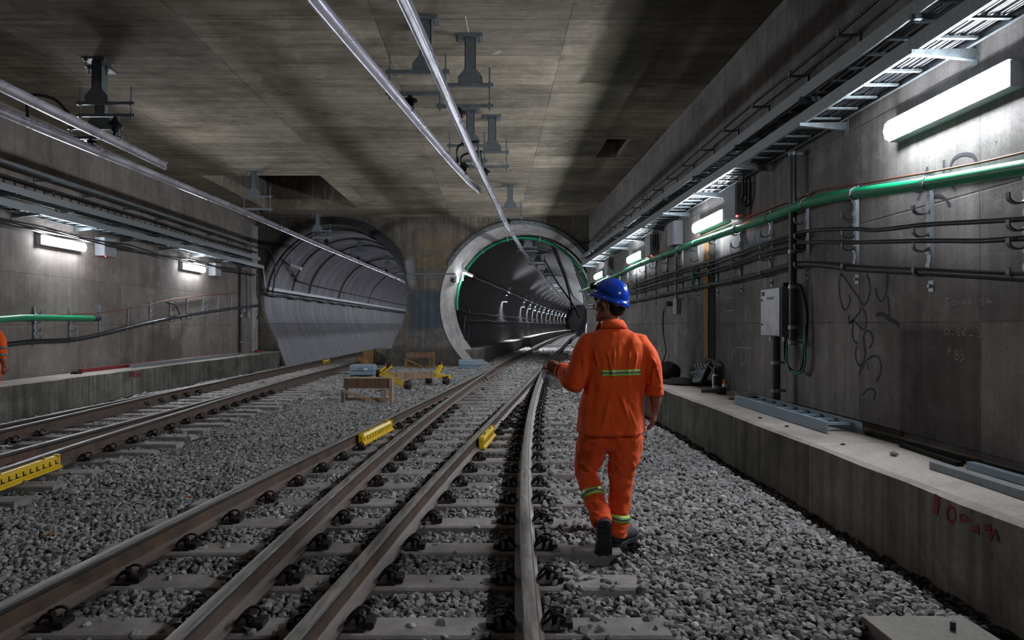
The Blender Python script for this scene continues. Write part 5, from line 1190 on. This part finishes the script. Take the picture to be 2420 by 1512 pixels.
def hand(m, wrist, pd, pn, curl, thumb_side, spread=.0, curls=None):
    """palm direction pd, palm normal pn (curl direction), thumb on thumb_side*(pd x pn)"""
    pd = V(pd).normalized(); pn = (V(pn)-pd*V(pn).dot(pd)).normalized(); sd = pd.cross(pn)*thumb_side; w_ = V(wrist)
    R = Matrix((sd, pd, pn)).transposed(); m.ell(w_+pd*.05, (.041, .052, .017), R); m.ell(w_+pd*.075, (.04, .028, .015), R); limb(m, [w_-pd*.03, w_+pd*.03], [.026, .027], 12, 2)
    for k, (off, L, r) in enumerate(((.031, .074, .0092), (.0105, .083, .0095), (-.0105, .077, .009), (-.031, .06, .008))):
        cu = curls[k] if curls else curl; p = w_+pd*(.088-.006*abs(k-1.2))+sd*off; a = .15; pts = [p-pd*.03, p]
        for j, f_ in enumerate((.45, .32, .23)): a += cu*(.8 if j == 0 else 1); pts.append(pts[-1]+(pd*cos(a)+pn*sin(a)+sd*off*spread)*L*f_)
        m.tube(pts, [r, r, r*.95, r*.9, r*.75], 10); [m.ell(q, r*f2, seg=8, rings=6) for q, f2 in zip(pts[1:], (1.04, 1, .93, .76))]
    p = w_+pd*.025+sd*.025; pts = [p, p+pd*.03+sd*.022+pn*.008, p+pd*.058+sd*.03+pn*.022, p+pd*.08+sd*.024+pn*.035]; m.tube(pts, [.013, .0125, .011, .0085], 10); [m.ell(q, r, seg=8, rings=6) for q, r in zip(pts, (.013, .0125, .011, .0087))]
hand(b, (1.092, 4.672, .94), (-.03, .08, -1), (-.85, .5, 0), .26, 1)
hand(b, (.472, 4.865, 1.203), (-.62, .35, .12), (.35, .55, -.35), .5, 1, curls=(.25, .55, .6, .65))
bm_ = voxelize(b, .0052, 3, .5); addpart('body', bm_, M['skin'], worker)
# ear, brow, eye details
for sx in (-1, 1):
    e = MB(); c = H(sx*.078, -.008, -.012); R = HR @ Matrix.Rotation(radians(sx*-18), 3, 'Z') @ Matrix.Rotation(radians(-10), 3, 'X')
    pts = [c+R @ V(sx*.004, .02*cos(a)*(.85), .032*sin(a)) for a in np.linspace(-.6*pi, .95*pi, 16)]; pts = [c+R @ V(sx*(.012), -.018*cos(a)-.003, .034*sin(a)-.002*cos(a)) for a in np.linspace(-.5*pi, 1.0*pi, 18)]
    e.tube(pts, .0055, 8); e.ell(c+R @ V(sx*.004, -.004, 0), (.006, .017, .028), R); e.ell(c+R @ V(sx*.008, .006, -.03), (.006, .009, .011), R); e.ell(c+R @ V(sx*.006, .014, -.004), (.006, .006, .01), R)
    addpart('ear', voxelize(e, .0022, 2), M['skin'], worker)
for sx in (-1, 1):
    MB().ell(H(sx*.03, .0805, .004), (.012, .01, .008), HR).build('eye', M['white'], worker, smooth=True); MB().ell(H(sx*.03, .0885, .004), (.005, .003, .005), HR).build('pupil', M['hair'], worker, smooth=True)
    MB().bar(H(sx*.014, .0975, .023), H(sx*.046, .085, .026), .006, .005).build('eyebrow', M['hair'], worker)
e = MB(); e.ell(H(0, -.022, .03), (.0835, .1, .092), HR); e.ell(H(0, -.055, -.035), (.062, .055, .06), HR); hm = voxelize(e, .005, 2)
bmh = bmesh.new(); bmh.from_mesh(hm)
dl = [v for v in bmh.verts if (lambda q: (q.y > .02-.35*max(0, q.z) and q.z < .055) or (q.y > -.028 and q.z < -.03) or q.z < -.085 or (q.y > .035))(HR.inverted() @ (v.co-HC))]
bmesh.ops.delete(bmh, geom=dl, context='VERTS'); bmh.to_mesh(hm); bmh.free(); ho = addpart('hair', hm, M['hair'], worker); ho.modifiers.new('t', 'SOLIDIFY').thickness = .006
for sx in (-1, 1): MB().box(H(sx*.0705, .02, .004), (.008, .014, .042), HR).build('sideburn', M['hair'], worker, bevel=.004)
# helmet
TH = HR @ Matrix.Rotation(radians(17), 3, 'X'); hc = H(0, -.012, .05); hel = MB(); vs_ = []; fs = []; NA, NB = 64, 26
def helm(u, v, k=0.0):
    a = 2*pi*u; t = (pi/2)*v; rx, ry, rz = .098+k, .121+k, .112+k; x, y, z = rx*cos(t)*sin(a), ry*cos(t)*cos(a), rz*sin(t)**.92 if t > 0 else 0
    rg = 0
    for cx_ in (-.032, 0, .032): rg += .005*math.exp(-((x-cx_)/.0095)**2)*min(1, max(0, (z-.045)/.03))
    return V(x, y-.004, z+rg)
for j in range(NB+1):
    for i in range(NA): vs_.append(hc+TH @ helm(i/NA, j/NB))
for j in range(NB):
    for i in range(NA): a = j*NA+i; c_ = j*NA+(i+1) % NA; fs.append((a, c_, c_+NA, a+NA))
hel.add(vs_, fs)
# rim and gutter, deeper at the back; peak at the front
vs_ = []; fs = []
for i in range(NA):
    a = 2*pi*i/NA; ca, sa = cos(a), sin(a); pk = max(0, ca)**2.2; bk = max(0, -ca)**1.5
    for (k, dz) in ((.0, .0), (.003, -.012), (.012, -.016), (.014, -.022-.008*bk), (.011+.005*bk, -.032-.014*bk), (.004, -.03-.014*bk), (-.004, -.0)):
        e_ = 1 if k > .005 else .6 if k > .0025 else 0; vs_.append(hc+TH @ V((.098+k)*sa, (.121+k)*ca-.004+pk*.034*e_, dz+(-.006 if pk > .3 else 0)*e_))
for i in range(NA):
    for k in range(6): a = i*7+k; c_ = ((i+1) % NA)*7+k; fs.append((a, c_, c_+1, a+1))
hel.add(vs_, fs); ho = hel.build('helmet', M['blue'], worker, smooth=True, angle=180); ho.modifiers.new('t', 'SOLIDIFY').thickness = .0035; ho['label'] = 'glossy blue safety helmet'
gg = MB(); gg.ell(hc+TH @ V(-.033, .13, .03), (.032, .02, .024), TH).ell(hc+TH @ V(.033, .13, .03), (.032, .02, .024), TH); gg.bar(hc+TH @ V(-.03, .135, .034), hc+TH @ V(.03, .135, .034), .02, .03); gg.build('goggles', M['goggle'], ho, smooth=True)
MB().tube([hc+TH @ V((.103)*sin(a), .126*cos(a)-.004, .02+.012*cos(a)) for a in np.linspace(-pi*.62, pi*.62, 40)], .004, 6).build('goggle_strap', M['cloth_dk'], ho)
for a in (-.9, .9, -1.6): MB().box(hc+TH @ V(.111*sin(a), .134*cos(a)-.004, -.012), (.005, .008, .007), TH).build('clip', M['white'], ho)
MB().ell(hc+TH @ V(-.06, -.075, -.035), (.02, .03, .02), TH).build('ratchet', M['galv_dk'], ho, smooth=True)
# jacket
j = MB()
stack(j, [(.797, 4.66, .775, .226, .15), (.80, 4.66, .84, .222, .148), (.805, 4.66, .97, .21, .143), (.818, 4.66, 1.1, .198, .14), (.82, 4.66, 1.2, .2, .14), (.822, 4.66, 1.3, .21, .14), (.82, 4.66, 1.38, .205, .125), (.81, 4.66, 1.435, .15, .105), (.803, 4.66, 1.475, .09, .085)])
open_end(j, [V(.66, 4.66, 1.36), V(.605, 4.65, 1.28), (.568, 4.64, 1.18), V(.55, 4.635, 1.115)], [.085, .078, .074, .07]); open_end(j, [V(.55, 4.635, 1.115), V(.515, 4.7, 1.14), V(.49, 4.79, 1.175)], [.07, .067, .056])
open_end(j, [V(.985, 4.66, 1.36), V(1.035, 4.65, 1.28), V(1.062, 4.64, 1.18), V(1.078, 4.632, 1.09), V(1.08, 4.635, 1.045)], [.085, .078, .07, .067, .06])
jm = voxelize(j, .006, 6, .5)
fl = [((.70, 4.52, 1.40), (.735, 4.51, 1.12), .013, .012), ((.74, 4.52, 1.37), (.80, 4.51, 1.1), .012, .011), ((.80, 4.52, 1.40), (.785, 4.51, 1.16), .013, .009), ((.90, 4.52, 1.38), (.885, 4.51, 1.1), .013, .012), ((.95, 4.53, 1.36), (.93, 4.52, 1.15), .014, .013),
      ((.66, 4.55, 1.36), (.70, 4.52, 1.15), .012, .012), ((.99, 4.55, 1.34), (.965, 4.53, 1.05), .012, .014), ((.945, 4.52, 1.1), (1.0, 4.53, .9), .014, .014), ((.83, 4.51, 1.05), (.9, 4.51, .86), .018, .011), ((.87, 4.51, 1.0), (.96, 4.52, .8), .015, .012),
      ((.62, 4.55, 1.1), (.6, 4.55, .85), .016, .01), ((.76, 4.51, 1.02), (.72, 4.51, .82), .02, .009), ((1.0, 4.56, 1.02), (1.02, 4.57, .82), .013, .012), ((.56, 4.57, 1.3), (.53, 4.56, 1.16), .01, .01), ((.6, 4.57, 1.32), (.6, 4.56, 1.14), .011, .011),
      ((.5, 4.6, 1.1), (.58, 4.56, 1.07), .009, .008), ((.49, 4.7, 1.13), (.53, 4.64, 1.08), .009, .009), ((1.04, 4.57, 1.3), (1.11, 4.57, 1.12), .011, .012), ((1.07, 4.57, 1.32), (1.05, 4.57, 1.1), .011, .01), ((1.02, 4.58, 1.12), (1.12, 4.58, 1.08), .009, .009), ((1.02, 4.58, 1.08), (1.11, 4.6, 1.055), .008, .008)]
def jd(p, n):
    d = sum(fold(p, a, b_, w_*.72, h*3.0) for a, b_, w_, h in fl)
    q = mnoise.noise(V(p.x*13+2*mnoise.noise(p*3), p.y*10, p.z*3.2)+V(7, 1, 0)); d += .013*(1-abs(q)*2.2)*.6-.004
    d += .008*mnoise.noise(V(p.x*11, p.y*9, p.z*4.5)+V(3, 0, 0))+.0035*mnoise.noise(V(p.x*28, p.y*24, p.z*14))
    if p.z < .80: d += .004*mnoise.noise(V(p.x*14, p.y*14, 1))
    return d
displace(jm, jd); jk = addpart('jacket', jm, M['orange'], worker)
cb = MB(); vs_ = []; fs = []; n = 40
for i in range(n+1):
    a = radians(-250+320*i/n)+pi/2+radians(22); ca, sa = cos(a), sin(a)
    for (r, z) in ((.074, 1.462), (.071, 1.495), (.068, 1.518), (.076, 1.52), (.092, 1.492), (.102, 1.463)): vs_.append(V(.802+r*ca*1.08, 4.662+r*sa, z-.018*sa))
for i in range(n):
    for k in range(5): a = i*6+k; fs.append((a, a+1, a+7, a+6))
co = cb.add(vs_, fs).build('collar', M['orange'], worker, smooth=True, angle=180); s_ = co.modifiers.new('t', 'SOLIDIFY'); s_.thickness = .007
for ce, d_, r in ((V(.488, 4.797, 1.178), V(-.02, .09, .03), .057), (V(1.08, 4.635, 1.05), V(.0, .003, -.05), .061)):
    d_ = d_.normalized(); m = MB(); m.tube([ce-d_*.02, ce-d_*.004, ce+d_*.01, ce+d_*.02, ce+d_*.018, ce-d_*.02], [r*.98, r*1.07, r*1.05, r*.97, r*.8, r*.7], 26, cap=False); m.build('cuff', M['orange'], worker, smooth=True, angle=180)
# back band, draped on the jacket surface
from mathutils.bvhtree import BVHTree
off = root_loc(worker); bv = BVHTree.FromPolygons([v.co.copy() for v in jm.vertices], [tuple(p.vertices) for p in jm.polygons])
def drape(pts, dirv, lift=.002):
    out = []
    for p in pts:
        p = V(p)-off; h = bv.ray_cast(p-V(dirv)*.5, V(dirv)); out.append((h[0] if h[0] else p)-V(dirv)*lift+off)
    return out
def bandmesh(rows, name, mat, par):
    n = len(rows[0]); vs_ = [p for r in rows for p in r]; fs = [(i*n+k, i*n+k+1, (i+1)*n+k+1, (i+1)*n+k) for i in range(len(rows)-1) for k in range(n-1)]
    o = MB().add(vs_, fs).build(name, mat, par, smooth=True, angle=180, fix=False); o.modifiers.new('t', 'SOLIDIFY').thickness = .002; return o
xs = np.linspace(.715, .972, 40)
def zb(x, k): return 1.187-k+(-.006)*(.5-(x-.715)/.257)
bandmesh([drape([(x, 4.4, zb(x, -.019+.038*r/6)) for x in xs], (0, 1, 0), .003) for r in range(7)], 'reflective_band', M['lime'], worker)['label'] = 'lime band across the back'
bandmesh([drape([(x, 4.4, zb(x, -.0055+.011*r/2)) for x in xs], (0, 1, 0), .0052) for r in range(3)], 'reflective_band', M['silver'], worker)
# trousers
k_ = MB()
stack(k_, [(.797, 4.665, .84, .195, .12), (.797, 4.67, .76, .207, .113), (.797, 4.68, .69, .19, .09), (.797, 4.69, .66, .13, .06)])
LEG_L = [V(.70, 4.67, .78), V(.682, 4.72, .68), V(.668, 4.77, .58), V(.652, 4.79, .5), V(.672, 4.69, .385), V(.698, 4.58, .275), V(.716, 4.50, .215)]; RL = [.11, .108, .098, .079, .068, .064, .062]
LEG_R = [V(.895, 4.67, .78), V(.897, 4.675, .70), V(.886, 4.68, .6), V(.873, 4.685, .5), V(.862, 4.685, .34), V(.85, 4.68, .17), V(.846, 4.68, .075)]; RR = [.112, .11, .102, .086, .073, .068, .068]
open_end(k_, LEG_L, RL, squash=1.0); open_end(k_, LEG_R, RR)
km = voxelize(k_, .0072, 5, .5)
fl2 = [((.80, 4.56, .5), (.93, 4.57, .56), .012, .01), ((.82, 4.58, .44), (.92, 4.58, .52), .011, .012), ((.82, 4.59, .40), (.93, 4.6, .47), .01, .01), ((.80, 4.59, .6), (.84, 4.58, .45), .014, .01), ((.90, 4.6, .66), (.95, 4.6, .5), .014, .009),
       ((.6, 4.7, .56), (.70, 4.68, .6), .012, .01), ((.6, 4.7, .5), (.70, 4.68, .54), .011, .011), ((.63, 4.6, .36), (.72, 4.6, .33), .01, .008), ((.66, 4.5, .28), (.75, 4.5, .25), .01, .012), ((.67, 4.47, .245), (.76, 4.47, .225), .009, .011),
       ((.79, 4.6, .17), (.91, 4.61, .15), .011, .012), ((.79, 4.6, .125), (.91, 4.61, .115), .01, .013), ((.79, 4.6, .085), (.91, 4.61, .08), .009, .01), ((.80, 4.54, .76), (.80, 4.56, .64), .01, -.012)]
def kd(p, n):
    return sum(fold(p, a, b_, w_*.72, h*2.8) for a, b_, w_, h in fl2)+.006*(1-abs(mnoise.noise(V(p.x*9+p.z*5, p.y*9, p.z*9-p.x*4)))*2.4)+.007*mnoise.noise(V(p.x*10, p.y*10, p.z*7)+V(9, 0, 0))+.003*mnoise.noise(p*28)+(.006*sin(p.z*110+5*mnoise.noise(p*9)) if p.z < .17 and p.x > .78 else 0)+(.006*sin((p.z*.8-p.y*.6)*120+5*mnoise.noise(p*9)) if p.z < .33 and p.x < .78 else 0)+.008*mnoise.noise(V(p.x*22, p.y*18, p.z*16))
displace(km, kd); addpart('trousers', km, M['orange'], worker)
bv = BVHTree.FromPolygons([v.co.copy() for v in km.vertices], [tuple(p.vertices) for p in km.polygons])
def legband(c, ax, wd, name, mat, lift, r=.2):
    """band round a leg: rays from outside toward the axis point c, ring normal ax"""
    ax = V(ax).normalized(); u = ax.cross(V(0, 1, 0)).normalized(); v_ = ax.cross(u); rows = []
    for q in (-1, 0, 1):
        row = []
        for i in range(37):
            a = 2*pi*i/36; d = u*cos(a)+v_*sin(a); s0 = V(c)+ax*q*wd/2-off; h = bv.ray_cast(s0+d*.001, d, .16); p = (h[0] if h[0] else s0+d*.075)+d*lift; row.append(p+off)
        rows.append(row)
    return bandmesh(rows, name, mat, worker)
legband((.676, 4.665, .365), (.17, -.55, -.8), .048, 'reflective_band', M['lime'], .003); legband((.676, 4.665, .365), (.17, -.55, -.8), .014, 'reflective_band', M['silver'], .0055)
legband((.855, 4.683, .205), (-.12, 0, -1), .052, 'reflective_band', M['lime'], .003); legband((.855, 4.683, .205), (-.12, 0, -1), .014, 'reflective_band', M['silver'], .0055)
# boots
def boot(origin, fwd, up, name='boot', fx=1):
    fwd = V(fwd).normalized(); up = (V(up)-fwd*V(up).dot(fwd)).normalized(); sd = fwd.cross(up); R = Matrix((sd, fwd, up)).transposed(); o_ = V(origin)
    T = lambda x, y, z: o_+R @ V(x, y, z); m = MB()
    m.ell(T(0, -.06, .045), (.042, .055, .05), R); m.ell(T(0, .02, .045), (.043, .08, .045), R); m.ell(T(.002*fx, .11, .035), (.054, .075, .042), R); m.ell(T(0, .155, .03), (.043, .04, .03), R)
    limb(m, [T(0, -.05, .06), T(0, -.055, .15)], [.048, .052]); up_ = addpart(name, voxelize(m, .005, 3), M['rubber'], worker)
    s_ = MB(); out = [(-.036, -.1), (-.04, -.05), (-.034, .02), (-.047, .09), (-.046, .14), (-.03, .185), (0, .198), (.03, .185), (.048, .14), (.047, .09), (.036, .02), (.04, -.05), (.036, -.1), (.02, -.118), (0, -.122), (-.02, -.118)]; out = [(a*1.16, b_) for a, b_ in out]
    s_.prism([T(a, b_, -.012) for a, b_ in out], R @ V(0, 0, .03)); s_.build('sole', M['rubber'], up_, bevel=.004)
    for kx in range(2):
        for ky in range(8):
            if ky in (3, 4): continue
            y = -.09+.036*ky; MB().box(T((kx*2-1)*.02, y, -.015), (.028, .022, .008), R @ Matrix.Rotation((kx*2-1)*.3, 3, 'Z')).build('tread_lug', M['rubber'], up_)
boot((.88, 4.722, .022), (.62, .78, 0), (0, 0, 1)); boot((.72, 4.47, .14), (.02, .30, -.95), (0, .95, .3))
# the things in his left hand
t = thing('clear_disc', 'clear plastic spool disc held in the left hand of the worker', 'disc', (.46, 4.93, 1.17))
nx = V(-.55, -.75, .1).normalized(); Rd = V(0, 0, 1).rotation_difference(nx).to_matrix(); c = V(.455, 4.93, 1.165)
MB().lathe([(.03, -.002), (.122, -.002), (.124, 0), (.122, .002), (.03, .002)], c, Rd, 48).build('flange', M['clear'], t, smooth=True, angle=30)
MB().lathe([(.022, -.006), (.034, -.006), (.034, .03), (.022, .03)], c, Rd, 32).build('hub', M['white'], t, smooth=True, angle=30)
o = MB().box(c+V(.075, .05, .03), (.07, .05, .09), Matrix.Rotation(.5, 3, 'Z')).build('white_block', M['white'], bevel=.004); tag(o, 'small white block held behind the sleeve of the walking worker', 'block')

# second worker at the far left edge of the view: the same workwear, standing by the left ledge
w2 = dup(worker); w2.location = (-7.185, 9.8, 0); w2['label'] = 'second worker in orange at the left edge of the photo, only a sleeve showing'
bands = MB()
for z in (1.175, 1.075): bands.tube([V(1.073-.8-7.185, 9.8-.03, z+.018), V(1.075-.8-7.185, 9.8-.03, z-.018)], .078, 28, cap=False)
sb = bands.build('sleeve_band', M['silver'], w2, smooth=True); sb.modifiers.new('t', 'SOLIDIFY').thickness = .003
